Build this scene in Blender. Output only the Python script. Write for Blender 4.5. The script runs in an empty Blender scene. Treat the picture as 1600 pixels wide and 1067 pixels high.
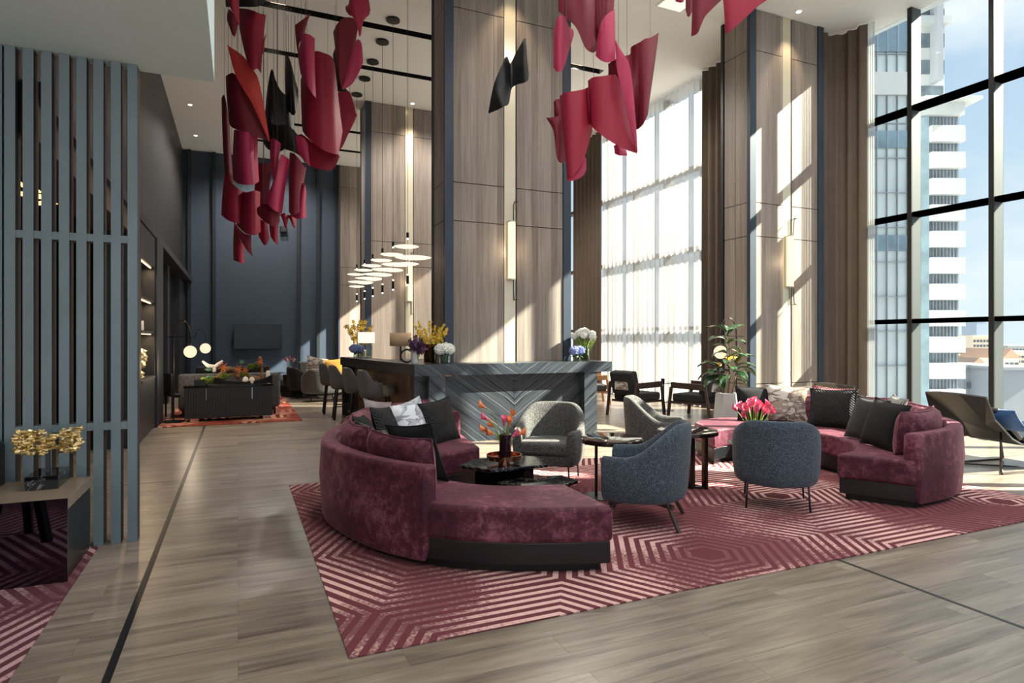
import bpy, bmesh, math, random
from mathutils import Vector, Matrix
random.seed(7)
sc = bpy.context.scene
COL = sc.collection
PI = math.pi
R = math.radians

# ------------------------------------------------------------------ camera, sky, sun, exposure
cam_d = bpy.data.cameras.new('camera'); cam = bpy.data.objects.new('camera', cam_d); COL.objects.link(cam)
cam.location = (0, 0, 1.45); cam.rotation_euler = (PI/2, 0, R(-23.8))
cam_d.sensor_width = 36; cam_d.lens = 970/1600*36; cam_d.shift_y = -3.5/1600; cam_d.clip_end = 2000
sc.camera = cam
sc.view_settings.view_transform = 'Standard'; sc.view_settings.look = 'None'
sc.view_settings.gamma = 1; sc.view_settings.use_curve_mapping = False
sc.view_settings.exposure = 0.55

SKY_STRENGTH = .9
SUN_ENERGY = 26.0
FILL = 110            # watts of each fill downlight added unseen over the seating
wd = bpy.data.worlds.new('sky'); sc.world = wd; wd.use_nodes = True
_nt = wd.node_tree; _nt.nodes.clear()
def wn(t, **k):
    n = _nt.nodes.new(t)
    for a, b in k.items(): setattr(n, a, b)
    return n
_tc = wn('ShaderNodeTexCoord'); _sep = wn('ShaderNodeSeparateXYZ'); _nt.links.new(_tc.outputs['Generated'], _sep.inputs[0])
_hr = wn('ShaderNodeValToRGB'); _nt.links.new(_sep.outputs[2], _hr.inputs[0])
for e, (p, c) in zip(_hr.color_ramp.elements, ((0.0, (.62, .74, .82, 1)), (0.75, (.22, .38, .66, 1)))): e.position = p; e.color = c
_mp = wn('ShaderNodeMapping'); _mp.inputs['Scale'].default_value = (1.5, 1.5, 3.6); _nt.links.new(_tc.outputs['Generated'], _mp.inputs[0])
_no = wn('ShaderNodeTexNoise'); _no.inputs['Scale'].default_value = 1.7; _no.inputs['Detail'].default_value = 7; _no.inputs['Roughness'].default_value = .55
_nt.links.new(_mp.outputs[0], _no.inputs[0])
_cr = wn('ShaderNodeValToRGB'); _cr.color_ramp.elements[0].position = .42; _cr.color_ramp.elements[1].position = .62
_nt.links.new(_no.outputs[0], _cr.inputs[0])
_mx = wn('ShaderNodeMix', data_type='RGBA'); _nt.links.new(_cr.outputs[0], _mx.inputs[0]); _nt.links.new(_hr.outputs[0], _mx.inputs[6])
_mx.inputs[7].default_value = (.78, .82, .86, 1)
_bg = wn('ShaderNodeBackground'); _bg.inputs[1].default_value = SKY_STRENGTH; _nt.links.new(_mx.outputs[2], _bg.inputs[0])
_ou = wn('ShaderNodeOutputWorld'); _nt.links.new(_bg.outputs[0], _ou.inputs[0])

sun_d = bpy.data.lights.new('sun', 'SUN'); sun_d.energy = SUN_ENERGY; sun_d.angle = R(.6); sun_d.color = (1, .9, .76)
sun = bpy.data.objects.new('sun', sun_d); COL.objects.link(sun)
sun.rotation_euler = Vector((-1, .5, -.77)).to_track_quat('-Z', 'Y').to_euler(); sun.location = (20, -10, 20)

# ------------------------------------------------------------------ helpers
class MB:
    """collects faces; obj() links them as one mesh object"""
    def __init__(s): s.v = []; s.f = []; s.m = []
    def add(s, vs, fs, mi=0):
        o = len(s.v); s.v += [tuple(p) for p in vs]
        for f in fs: s.f.append(tuple(i+o for i in f)); s.m.append(mi)
        return s
    def box(s, x0, x1, y0, y1, z0, z1, mi=0):
        return s.add([(x0,y0,z0),(x1,y0,z0),(x1,y1,z0),(x0,y1,z0),(x0,y0,z1),(x1,y0,z1),(x1,y1,z1),(x0,y1,z1)],
                     [(0,3,2,1),(4,5,6,7),(0,1,5,4),(1,2,6,5),(2,3,7,6),(3,0,4,7)], mi)
    def bar(s, a, b, w, h=None, mi=0):
        """rectangular bar between two points"""
        a, b = Vector(a), Vector(b); h = h or w; d = (b-a).normalized()
        u = d.cross(Vector((0,0,1))); u = Vector((1,0,0)) if u.length < 1e-4 else u.normalized(); n = u.cross(d)
        vs = [p + u*x*w/2 + n*y*h/2 for p in (a, b) for x, y in ((-1,-1),(1,-1),(1,1),(-1,1))]
        return s.add(vs, [(0,3,2,1),(4,5,6,7),(0,1,5,4),(1,2,6,5),(2,3,7,6),(3,0,4,7)], mi)
    def tube(s, pts, r, n=8, mi=0, cap=True):
        pts = [Vector(p) for p in pts]; k = len(pts)
        rs = r if isinstance(r, (list, tuple)) else [r]*k
        vs = []; prev = None
        for i, p in enumerate(pts):
            d = (pts[min(i+1,k-1)] - pts[max(i-1,0)]).normalized()
            if prev is None:
                u = d.cross(Vector((0,0,1))); u = d.cross(Vector((1,0,0))) if u.length < 1e-3 else u
            else: u = prev - d*prev.dot(d)
            u.normalize(); prev = u; w = d.cross(u)
            vs += [p + (u*math.cos(2*PI*j/n) + w*math.sin(2*PI*j/n))*rs[i] for j in range(n)]
        fs = [(i*n+j, i*n+(j+1)%n, (i+1)*n+(j+1)%n, (i+1)*n+j) for i in range(k-1) for j in range(n)]
        if cap: fs += [tuple(range(n))[::-1], tuple((k-1)*n+j for j in range(n))]
        return s.add(vs, fs, mi)
    def cyl(s, c, r, z0, z1, n=24, mi=0, r1=None):
        return s.lathe([(r, z0), (r if r1 is None else r1, z1)], c, n, mi)
    def lathe(s, prof, c=(0,0), n=24, mi=0, cap=True, sx=1, sy=1):
        vs = [(c[0]+r*math.cos(2*PI*j/n)*sx, c[1]+r*math.sin(2*PI*j/n)*sy, z) for r, z in prof for j in range(n)]
        k = len(prof)
        fs = [(i*n+j, i*n+(j+1)%n, (i+1)*n+(j+1)%n, (i+1)*n+j) for i in range(k-1) for j in range(n)]
        if cap: fs += [tuple(range(n))[::-1], tuple((k-1)*n+j for j in range(n))]
        return s.add(vs, fs, mi)
    def prism(s, pts, z0, z1, mi=0):
        n = len(pts)
        vs = [(x,y,z0) for x,y in pts] + [(x,y,z1) for x,y in pts]
        return s.add(vs, [tuple(range(n))[::-1], tuple(range(n,2*n))] + [(i,(i+1)%n,n+(i+1)%n,n+i) for i in range(n)], mi)
    def ball(s, c, r, n=12, k=8, mi=0, sx=1, sy=1, sz=1):
        vs = [(c[0], c[1], c[2]-r*sz)]
        for i in range(1, k):
            t = -PI/2 + PI*i/k
            vs += [(c[0]+r*sx*math.cos(t)*math.cos(2*PI*j/n), c[1]+r*sy*math.cos(t)*math.sin(2*PI*j/n), c[2]+r*sz*math.sin(t)) for j in range(n)]
        vs.append((c[0], c[1], c[2]+r*sz)); L = len(vs)-1
        fs = [(0, 1+(j+1)%n, 1+j) for j in range(n)] + [(L, L-n+j, L-n+(j+1)%n) for j in range(n)]
        fs += [(1+i*n+j, 1+i*n+(j+1)%n, 1+(i+1)*n+(j+1)%n, 1+(i+1)*n+j) for i in range(k-2) for j in range(n)]
        return s.add(vs, fs, mi)
    def grid(s, fn, nu, nv, mi=0):
        vs = [fn(i/nu, j/nv) for i in range(nu+1) for j in range(nv+1)]
        return s.add(vs, [(i*(nv+1)+j, (i+1)*(nv+1)+j, (i+1)*(nv+1)+j+1, i*(nv+1)+j+1) for i in range(nu) for j in range(nv)], mi)
    def loft(s, rings, closed_ends=True, mi=0):
        n = len(rings[0]); vs = [p for r in rings for p in r]; k = len(rings)
        fs = [(i*n+j, i*n+(j+1)%n, (i+1)*n+(j+1)%n, (i+1)*n+j) for i in range(k-1) for j in range(n)]
        if closed_ends: fs += [tuple(range(n))[::-1], tuple((k-1)*n+j for j in range(n))]
        return s.add(vs, fs, mi)
    def xf(s, M):
        s.v = [tuple(M @ Vector(p)) for p in s.v]; return s
    def mesh(s, name):
        me = bpy.data.meshes.new(name); me.from_pydata(s.v, [], s.f); me.update(); return me
    def obj(s, name, mat, parent=None, smooth=False, bevel=0, seg=2, sub=0, solid=0, fix=True, kind=None):
        me = s.mesh(name)
        if fix:
            b = bmesh.new(); b.from_mesh(me); bmesh.ops.recalc_face_normals(b, faces=b.faces); b.to_mesh(me); b.free()
        for m in (mat if isinstance(mat, (list, tuple)) else [mat]): me.materials.append(m)
        if any(s.m): me.polygons.foreach_set('material_index', s.m)
        if smooth:
            me.shade_smooth()
            if smooth is not True: me.set_sharp_from_angle(angle=R(smooth))
        o = bpy.data.objects.new(name, me); COL.objects.link(o)
        if parent: o.parent = parent
        if solid: m = o.modifiers.new('s', 'SOLIDIFY'); m.thickness = solid; m.offset = 0
        if bevel:
            m = o.modifiers.new('b', 'BEVEL'); m.width = bevel; m.segments = seg; m.limit_method = 'ANGLE'; m.angle_limit = R(35)
        if sub: m = o.modifiers.new('u', 'SUBSURF'); m.levels = sub; m.render_levels = sub
        if kind: o['kind'] = kind
        return o

def tag(o, label, cat=None, group=None, kind=None):
    o['label'] = label
    if cat: o['category'] = cat
    if group: o['group'] = group
    if kind: o['kind'] = kind
    return o
def thing(name, label, cat, loc=(0,0,0), rz=0, group=None, kind=None):
    o = bpy.data.objects.new(name, None); COL.objects.link(o); o.empty_display_size = .1
    o.location = loc; o.rotation_euler = (0, 0, rz)
    return tag(o, label, cat, group, kind)
def struct(name, label): return thing(name, label, name.split('_')[0], kind='structure')
def dup(o, parent=None, name=None):
    c = o.copy(); COL.objects.link(c)
    if parent: c.parent = parent
    for ch in list(o.children): dup(ch, c)
    return c
def place(o, loc, rz, label, group=None):
    o.location = loc; o.rotation_euler = (0, 0, rz); o['label'] = label
    if group: o['group'] = group
    return o
def crom(pts, n):
    """n points evenly spaced along a Catmull-Rom curve"""
    P = [Vector(p) for p in pts]; dense = []
    for i in range(len(P)-1):
        a = P[i-1] if i else P[0]*2-P[1]; b, c = P[i], P[i+1]; d = P[i+2] if i+2 < len(P) else P[-1]*2-P[-2]
        for k in range(16):
            t = k/16; dense.append(.5*((2*b)+(c-a)*t+(2*a-5*b+4*c-d)*t*t+(3*b-a-3*c+d)*t**3))
    dense.append(P[-1]); L = [0]
    for a, b in zip(dense, dense[1:]): L.append(L[-1]+(b-a).length)
    out = []; j = 0
    for i in range(n):
        s = L[-1]*i/(n-1)
        while j < len(L)-2 and L[j+1] < s: j += 1
        out.append(dense[j].lerp(dense[j+1], (s-L[j])/max(1e-9, L[j+1]-L[j])))
    return out
def smst(a, b, x):
    t = min(1, max(0, (x-a)/(b-a))); return t*t*(3-2*t)
def arc(c, r, a0, a1, n): return [(c[0]+r*math.cos(a0+(a1-a0)*i/n), c[1]+r*math.sin(a0+(a1-a0)*i/n)) for i in range(n+1)]

# ------------------------------------------------------------------ materials
def srgb(r, g, b):
    f = lambda c: (c/255/12.92 if c <= 10 else ((c/255+.055)/1.055)**2.4)
    return (f(r), f(g), f(b), 1)
class NT:
    def __init__(s, name):
        s.m = bpy.data.materials.new(name); s.m.use_nodes = True; s.t = s.m.node_tree; s.t.nodes.clear()
        s.out = s.n('ShaderNodeOutputMaterial')
    def n(s, t, ins=None, **k):
        n = s.t.nodes.new(t)
        for a, b in k.items(): setattr(n, a, b)
        for a, b in (ins or {}).items(): s.put(n.inputs[a], b)
        return n
    def put(s, sock, v):
        if isinstance(v, Ex): v = v.s
        if isinstance(v, bpy.types.NodeSocket): s.t.links.new(v, sock)
        elif v is not None: sock.default_value = v
    def math(s, op, *a):
        n = s.n('ShaderNodeMath', operation=op)
        for i, v in enumerate(a): s.put(n.inputs[i], v)
        return Ex(s, n.outputs[0])
    def pos(s):
        g = s.n('ShaderNodeNewGeometry'); p = s.n('ShaderNodeSeparateXYZ', {0: g.outputs['Position']})
        return g.outputs['Position'], Ex(s, p.outputs[0]), Ex(s, p.outputs[1]), Ex(s, p.outputs[2])
    def ocoord(s):
        g = s.n('ShaderNodeTexCoord'); p = s.n('ShaderNodeSeparateXYZ', {0: g.outputs['Object']})
        return g.outputs['Object'], Ex(s, p.outputs[0]), Ex(s, p.outputs[1]), Ex(s, p.outputs[2])
    def vec(s, x, y, z): return s.n('ShaderNodeCombineXYZ', {0: x, 1: y, 2: z}).outputs[0]
    def noise(s, v, scale, detail=2, rough=.5, dist=0):
        n = s.n('ShaderNodeTexNoise', {'Vector': v, 'Scale': scale, 'Detail': detail, 'Roughness': rough, 'Distortion': dist}); return Ex(s, n.outputs[0])
    def white(s, v):
        return Ex(s, s.n('ShaderNodeTexWhiteNoise', {'Vector': v}, noise_dimensions='3D').outputs[0])
    def ramp(s, f, *stops):
        n = s.n('ShaderNodeValToRGB', {0: f}); e = n.color_ramp.elements
        while len(e) < len(stops): e.new(.5)
        for x, (p, c) in zip(e, stops): x.position = p; x.color = c
        return n.outputs[0]
    def mix(s, f, a, b, blend='MIX'):
        n = s.n('ShaderNodeMix', {0: f, 6: a, 7: b}, data_type='RGBA', blend_type=blend); return n.outputs[2]
    def bump(s, h, strength=.3, dist=.01): return s.n('ShaderNodeBump', {'Height': h, 'Strength': strength, 'Distance': dist}).outputs[0]
    def bsdf(s, color, rough=.5, metal=0, normal=None, **k):
        ins = {'Base Color': color, 'Roughness': rough, 'Metallic': metal}
        if normal is not None: ins['Normal'] = normal
        for a, b in k.items(): ins[a.replace('_', ' ')] = b
        n = s.n('ShaderNodeBsdfPrincipled', ins); s.t.links.new(n.outputs[0], s.out.inputs[0]); return s.m
class Ex:
    def __init__(s, t, sock): s.t = t; s.s = sock
    def __add__(s, o): return s.t.math('ADD', s, o)
    def __sub__(s, o): return s.t.math('SUBTRACT', s, o)
    def __mul__(s, o): return s.t.math('MULTIPLY', s, o)
    def __truediv__(s, o): return s.t.math('DIVIDE', s, o)
    def abs(s): return s.t.math('ABSOLUTE', s)
    def floor(s): return s.t.math('FLOOR', s)
    def frac(s): return s.t.math('FRACT', s)
    def gt(s, o): return s.t.math('GREATER_THAN', s, o)
    def lt(s, o): return s.t.math('LESS_THAN', s, o)
    def max(s, o): return s.t.math('MAXIMUM', s, o)
    def sin(s): return s.t.math('SINE', s)

def plain(name, col, rough=.5, metal=0, var=.0, vs=8, **k):
    t = NT(name)
    if var:
        p = t.ocoord()[0]; f = t.noise(p, vs, 4, .6)
        c = t.ramp(f, (.3, tuple(x*(1-var) for x in col[:3])+(1,)), (.7, tuple(min(1, x*(1+var)) for x in col[:3])+(1,)))
        return t.bsdf(c, rough, metal, **k)
    return t.bsdf(col, rough, metal, **k)
def emit(name, col, s):
    t = NT(name); n = t.n('ShaderNodeEmission', {0: col, 1: s}); t.t.links.new(n.outputs[0], t.out.inputs[0]); return t.m

def m_wood(name, c0, c1, c2, bw=.115):
    """vertical boards of weathered veneer; board number along x + y"""
    t = NT(name); p, x, y, z = t.pos()
    b = ((x+y)/bw).floor()
    w = t.white(t.vec(b, 3.1, 0)); off = w*37.0
    g = t.noise(t.vec((x+y)*42, off, z*1.3), 1, 6, .65, .4)
    g2 = t.noise(t.vec((x+y)*6, off+9, z*.6), 1, 3, .5)
    f = g*.55+g2*.3+w*.22-.04
    c = t.ramp(f, (.25, c0), (.52, c1), (.8, c2))
    pit = t.noise(t.vec((x+y)*30, off, z*14), 1, 3, .7).gt(.70)
    c = t.mix(pit*.35, c, tuple(v*.45 for v in c0[:3])+(1,))
    return t.bsdf(c, .55, 0, t.bump(g, .12, .004))
def m_floor():
    t = NT('floor_oak'); p, x, y, z = t.pos()
    oi = t.n('ShaderNodeObjectInfo'); ge = t.n('ShaderNodeNewGeometry')
    rnd = t.white(t.vec((y/.18).floor(), (x/1.4+(y/.18).floor()*.5).floor(), 0))
    off = rnd*40.0
    g = t.noise(t.vec(x*1.6, y*22, off), 1, 6, .62, .6)
    g2 = t.noise(t.vec(x*.55, y*5.5, off+5), 1, 4, .6, 1.2)
    f = g*.62+g2*.42+rnd*.1-.08
    c = t.ramp(f, (.28, srgb(82, 72, 62)), (.5, srgb(135, 122, 108)), (.74, srgb(172, 159, 144)))
    return t.bsdf(c, .3, 0, t.bump(g, .08, .003))
def m_rug(name, dark, light, cell, per, ox, oy, ang=0):
    """hexagonal maze of stripes that wear away in patches"""
    t = NT(name); p, x, y, z = t.pos()
    ca, sa = math.cos(ang), math.sin(ang)
    u = ((x-ox)*ca+(y-oy)*sa)/cell; v = ((y-oy)*ca-(x-ox)*sa)/cell
    S3 = 3**.5
    def md(a, b): return t.math('FLOORED_MODULO', a, b)
    ax, ay = md(u, 1.0)-.5, md(v, S3)-S3/2
    bx, by = md(u-.5, 1.0)-.5, md(v-S3/2, S3)-S3/2
    da, db = ax*ax+ay*ay, bx*bx+by*by
    k = da.lt(db); ik = k*-1.0+1.0
    hx, hy = ax*k+bx*ik, ay*k+by*ik
    # three families of stripes, one per 120 degree sector: a Y joint at each cell centre
    d = hx.abs().max(hx.abs()*.5+hy.abs()*(S3/2))
    st = (d*(cell/per)).frac().gt(.52)*d.gt(.04)
    n1 = t.noise(p, .75, 2, .5); n2 = t.noise(p, 55, 2, .6)
    mr = t.n('ShaderNodeMapRange', {0: n1+(n2-.5)*.3, 1: .42, 2: .57, 3: .08, 4: 1.0}, interpolation_type='SMOOTHSTEP')
    f = st*Ex(t, mr.outputs[0])
    c = t.mix(f, dark, light)
    c = t.mix(n2*.25, c, tuple(a*.6 for a in dark[:3])+(1,))
    return t.bsdf(c, .95, 0, t.bump(n2+st*.4, .35, .004), Specular_IOR_Level=.1)
def m_velvet():
    t = NT('plum_velvet'); p = t.pos()[0]
    f = t.noise(p, 16, 9, .82, .4); f2 = t.noise(p, 2.2, 3, .5)
    c = t.ramp(f*.65+f2*.35, (.38, srgb(50, 18, 34)), (.5, srgb(84, 36, 52)), (.63, srgb(148, 92, 108)))
    return t.bsdf(c, .62, 0, t.bump(f, .25, .01), Sheen_Weight=.6, Sheen_Roughness=.3, Sheen_Tint=srgb(214, 150, 160), Specular_IOR_Level=.25)
def m_tweed(name, c0, c1, c2):
    t = NT(name); p, x, y, z = t.ocoord()
    a = t.noise(t.vec(x*90, y*90, z*330), 1, 2, .6); b = t.noise(t.vec(x*330, y*330, z*70), 1, 2, .6)
    c = t.ramp(a*.5+b*.5, (.36, c0), (.5, c1), (.64, c2))
    return t.bsdf(c, .9, 0, t.bump(a+b, .4, .004), Sheen_Weight=.15, Specular_IOR_Level=.15)
def m_marble_bar():
    t = NT('dark_veined_marble'); p, x, y, z = t.pos()
    u = (x-3.69).abs()
    wob = t.noise(t.vec(u*.9, y*.9, z*.9), 1, 3, .55)
    q = z*.72-u*.52+y*.35+wob*.13
    s1 = t.noise(t.vec(q*36, u*.6, 0), 1, 3, .7); s2 = t.noise(t.vec(q*150, u*1.5, 3), 1, 2, .6)
    base = t.ramp(s1*.55+s2*.45, (.3, srgb(27, 31, 36)), (.52, srgb(50, 56, 63)), (.74, srgb(98, 104, 109)))
    v1 = t.noise(t.vec(q*14, u*.4, 7), 1, 1, .5)
    c = t.mix(((v1-.5).abs().lt(.012))*.8, base, srgb(14, 16, 20))
    v2 = t.noise(t.vec(q*4.5, u*.3, 11), 1, 1, .5)
    c = t.mix(((v2-.52).abs().lt(.003))*.55, c, srgb(205, 206, 204))
    return t.bsdf(c, .3)
def m_marble_black():
    t = NT('black_marble'); p = t.pos()[0]
    n = t.noise(p, 3.5, 6, .65, 1.6)
    c = t.mix(((n-.5).abs().lt(.006))*.7, srgb(16, 16, 18), srgb(150, 146, 142))
    return t.bsdf(c, .08)
def m_camo(name, a, b, c3):
    t = NT(name); p, x, y, z = t.ocoord()
    f = t.noise(t.vec(x*4, y*4, z*9), 1, 4, .55, .5)
    n = t.n('ShaderNodeValToRGB', {0: f}); n.color_ramp.interpolation = 'CONSTANT'; e = n.color_ramp.elements
    e.new(.5); e.new(.58)
    for q, (pp, cc) in zip(e, ((0, a), (.44, b), (.5, c3), (.58, a))): q.position = pp; q.color = cc
    return t.bsdf(n.outputs[0], .85, 0, Sheen_Weight=.2)
def m_knit():
    t = NT('black_knit'); p, x, y, z = t.ocoord()
    h = (x*210).sin()*(z*210).sin()
    c = t.ramp(h*.5+.5, (.3, srgb(7, 7, 8)), (.9, srgb(32, 32, 34)))
    return t.bsdf(c, .75, 0, t.bump(h, .9, .006))
def m_ribbed(name, c0, c1, per):
    t = NT(name); p, x, y, z = t.ocoord()
    h = ((x+y)*(2*PI/per)).sin()
    c = t.ramp(h*.5+.5, (.1, c0), (.9, c1))
    return t.bsdf(c, .42, 0, t.bump(h, .7, .01))
def m_petal(name, a, b):
    t = NT(name); p = t.ocoord()[0]; f = t.noise(p, 30, 2, .5)
    c = t.ramp(f, (.35, a), (.65, b))
    return t.bsdf(c, .5, Subsurface_Weight=.0, Sheen_Weight=.1)
def m_sheer():
    t = NT('sheer_fabric'); p, x, y, z = t.pos()
    th = t.noise(t.vec(y*700, z*700, 0), 1, 1, .5)
    a = t.n('ShaderNodeBsdfTransparent', {0: (1, 1, 1, 1)}); b = t.n('ShaderNodeBsdfTranslucent', {0: (.46, .46, .45, 1)})
    d = t.n('ShaderNodeBsdfDiffuse', {0: (.7, .7, .685, 1)})
    m1 = t.n('ShaderNodeMixShader', {0: .3, 1: b.outputs[0], 2: d.outputs[0]})
    m2 = t.n('ShaderNodeMixShader', {0: .64, 1: a.outputs[0], 2: m1.outputs[0]})
    t.t.links.new(m2.outputs[0], t.out.inputs[0]); return t.m
def m_glass(name, tint, gloss):
    t = NT(name)
    a = t.n('ShaderNodeBsdfTransparent', {0: tint}); g = t.n('ShaderNodeBsdfGlossy', {0: (1, 1, 1, 1), 1: .02})
    lw = t.n('ShaderNodeLayerWeight', {0: .25})
    f = Ex(t, lw.outputs[0])*gloss
    m = t.n('ShaderNodeMixShader', {0: f, 1: a.outputs[0], 2: g.outputs[0]})
    t.t.links.new(m.outputs[0], t.out.inputs[0]); return t.m
def m_console():
    t = NT('bronze_mirror'); return t.bsdf(srgb(158, 140, 118), .25, .25)

M = dict(
 wood=m_wood('grey_brown_veneer', srgb(92, 82, 75), srgb(134, 123, 114), srgb(168, 156, 146)),
 floor=m_floor(), velvet=m_velvet(), marble=m_marble_bar(), bmarble=m_marble_black(),
 rug=m_rug('plum_rug', srgb(114, 62, 68), srgb(240, 196, 188), 1.92, .072, 1.225, 2.33, R(90)),
 rug_b=m_rug('red_rug', srgb(128, 54, 42), srgb(236, 184, 158), 1.0, .13, .1, .3),
 rug_c=m_rug('mauve_rug', srgb(96, 58, 66), srgb(205, 165, 168), 1.92, .072, -.4, 3.2, R(90)),
 tweed=m_tweed('charcoal_tweed', srgb(28, 28, 29), srgb(68, 67, 66), srgb(142, 140, 136)),
 tweed_b=m_tweed('blue_grey_tweed', srgb(30, 36, 44), srgb(62, 72, 84), srgb(120, 132, 144)),
 tweed_d=m_tweed('dark_tweed', srgb(18, 18, 19), srgb(36, 36, 37), srgb(72, 70, 68)),
 camo=m_camo('marbled_white_fabric', srgb(226, 228, 232), srgb(150, 154, 162), srgb(186, 188, 194)),
 camo_b=m_camo('marbled_taupe_fabric', srgb(214, 204, 194), srgb(122, 104, 92), srgb(164, 148, 136)),
 knit=m_knit(), black_fab=plain('black_fabric', srgb(12, 12, 15), .9, var=.25),
 grey_fab=plain('taupe_grey_fabric', srgb(140, 128, 126), .9, var=.2),
 stripe=m_ribbed('striped_fabric', srgb(24, 24, 24), srgb(190, 186, 180), .03),
 ruched=m_ribbed('ruched_rose_fabric', srgb(150, 74, 84), srgb(206, 140, 144), .022),
 blue_fab=plain('blue_velvet', srgb(22, 82, 140), .6, var=.35, vs=20, Sheen_Weight=.4),
 leather=plain('black_leather', srgb(19, 21, 25), .32),
 gleather=plain('grey_leather', srgb(46, 46, 48), .42),
 black=plain('black_metal', srgb(22, 22, 24), .4, .3), steel=plain('dark_bronze', srgb(74, 64, 58), .25, .9),
 blackgloss=plain('black_gloss', srgb(10, 10, 11), .06), blackwood=plain('black_stained_wood', srgb(30, 29, 30), .38, var=.3, vs=5),
 darkwood=plain('dark_walnut', srgb(62, 46, 40), .4, var=.25), litwood=plain('light_walnut', srgb(150, 104, 66), .4, var=.2),
 post=plain('navy_post', srgb(46, 56, 70), .45, .2), darkpost=plain('dark_post', srgb(24, 26, 30), .5),
 navy=plain('navy_wall', srgb(50, 63, 78), .55, var=.06), navy_d=plain('dark_navy_trim', srgb(26, 32, 40), .5),
 slat=plain('blue_grey_paint', srgb(112, 128, 137), .5, var=.05), slat_d=plain('dark_grey_side', srgb(48, 46, 50), .55),
 dark=plain('dark_panelling', srgb(38, 37, 40), .5, var=.2), darkrib=m_ribbed('ribbed_dark_panelling', srgb(24, 23, 24), srgb(48, 45, 45), .085),
 bulk=plain('brown_bulkhead', srgb(74, 54, 46), .6), inner=plain('dark_room_wall', srgb(30, 24, 22), .8),
 ceil=plain('white_ceiling', srgb(240, 241, 240), .8), soffit=plain('pale_soffit', srgb(198, 216, 218), .8), wallw=plain('pale_wall', srgb(206, 202, 194), .8),
 chan=plain('champagne_strip', srgb(206, 198, 176), .3, .35),
 mull=plain('dark_window_frame', srgb(26, 26, 27), .5), fin=plain('pale_grey_fin', srgb(66, 71, 71), .5),
 glass=m_glass('window_glass', (.97, .985, .98, 1), .22), vglass=m_glass('vase_glass', (.86, .9, .88, 1), .7),
 bglass=m_glass('brown_glass', (.42, .34, .26, 1), .6), dglass=plain('smoked_glass', srgb(38, 22, 28), .06),
 sheer=m_sheer(), drape=plain('taupe_drape', srgb(98, 85, 74), .85, var=.08, vs=3), lining=plain('white_lining', srgb(236, 234, 228), .9),
 tabletop=plain('bronze_mirror_top', srgb(150, 146, 140), .04, 1), console=m_console(),
 copper=plain('copper_tray', srgb(196, 130, 104), .16, 1), brass=plain('gilt', srgb(236, 212, 156), .34, 1, var=.2, vs=30),
 chrome=plain('chrome', srgb(215, 215, 215), .1, 1),
 C=plain('crimson_sheet', srgb(148, 18, 50), .62), D=plain('shaded_crimson_sheet', srgb(114, 12, 36), .62), Mg=plain('lit_crimson_sheet', srgb(172, 40, 80), .6),  # D and Mg put shaded and lit faces of crimson into the colour
 S=plain('orange_lit_sheet', srgb(206, 62, 56), .6), K=plain('black_sheet', srgb(18, 18, 20), .5),  # S is crimson with orange light put into the colour
 wire=plain('wire', srgb(70, 70, 70), .6, .3),
 globe=emit('lit_globe', srgb(255, 226, 190), .85), disc=emit('lit_disc', srgb(255, 236, 208), .95), tube=emit('lit_tube', srgb(255, 232, 196), 1.0),
 strip=emit('led_strip', srgb(255, 214, 160), 3), ring=emit('lit_ring', srgb(255, 190, 110), 3), spot=emit('lamp_lens', srgb(255, 236, 205), 6), shade=emit('lit_shade', srgb(255, 236, 210), .95),
 shade_t=plain('tan_shade', srgb(222, 186, 148), .8),
 leaf=plain('leaf_green', srgb(48, 74, 46), .22, var=.3, vs=6), leaf_y=plain('leaf_yellow', srgb(190, 150, 40), .4, var=.2), stem=plain('stem_green', srgb(120, 150, 54), .5, var=.2),
 bark=plain('bark', srgb(120, 96, 74), .8, var=.3), planter=plain('grey_white_planter', srgb(196, 196, 196), .6), soil=plain('soil', srgb(50, 38, 30), .9),
 pk=m_petal('pink_petal', srgb(214, 40, 92), srgb(240, 130, 160)), orc=m_petal('orange_petal', srgb(226, 96, 60), srgb(240, 160, 90)),
 yel=m_petal('yellow_petal', srgb(206, 160, 30), srgb(232, 200, 70)), pur=m_petal('purple_petal', srgb(58, 22, 62), srgb(96, 40, 92)),
 wht=m_petal('white_petal', srgb(236, 236, 226), srgb(250, 250, 244)), blu=m_petal('blue_petal', srgb(112, 124, 184), srgb(160, 170, 214)),
 moss=plain('moss', srgb(96, 110, 36), .95, var=.4, vs=40), egg=plain('white_egg', srgb(236, 228, 214), .5), star=plain('dried_leaf', srgb(196, 104, 50), .7, var=.3),
 twig=plain('twig', srgb(122, 88, 60), .9, var=.3), succ=plain('succulent', srgb(96, 134, 112), .7, var=.3),
 tower=plain('white_cladding', srgb(176, 179, 182), .7, var=.04), twin=plain('tower_glass', srgb(98, 110, 120), .2, var=.35, vs=.6), tglass=plain('pale_curtain_glass', srgb(214, 220, 217), .3, var=.1, vs=.25),
 tgl_b=plain('blue_curtain_glass', srgb(132, 152, 164), .25, var=.3, vs=.4), conc=plain('grey_building', srgb(142, 148, 158), .8, var=.06, vs=.2), cream=plain('cream_building', srgb(226, 216, 200), .8, var=.08, vs=.2),
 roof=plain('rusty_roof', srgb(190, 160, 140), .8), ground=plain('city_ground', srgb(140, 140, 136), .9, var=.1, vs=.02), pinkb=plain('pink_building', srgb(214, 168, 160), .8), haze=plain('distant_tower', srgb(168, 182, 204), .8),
)

# ================================================================== SETTING
HC = 7.05
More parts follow.
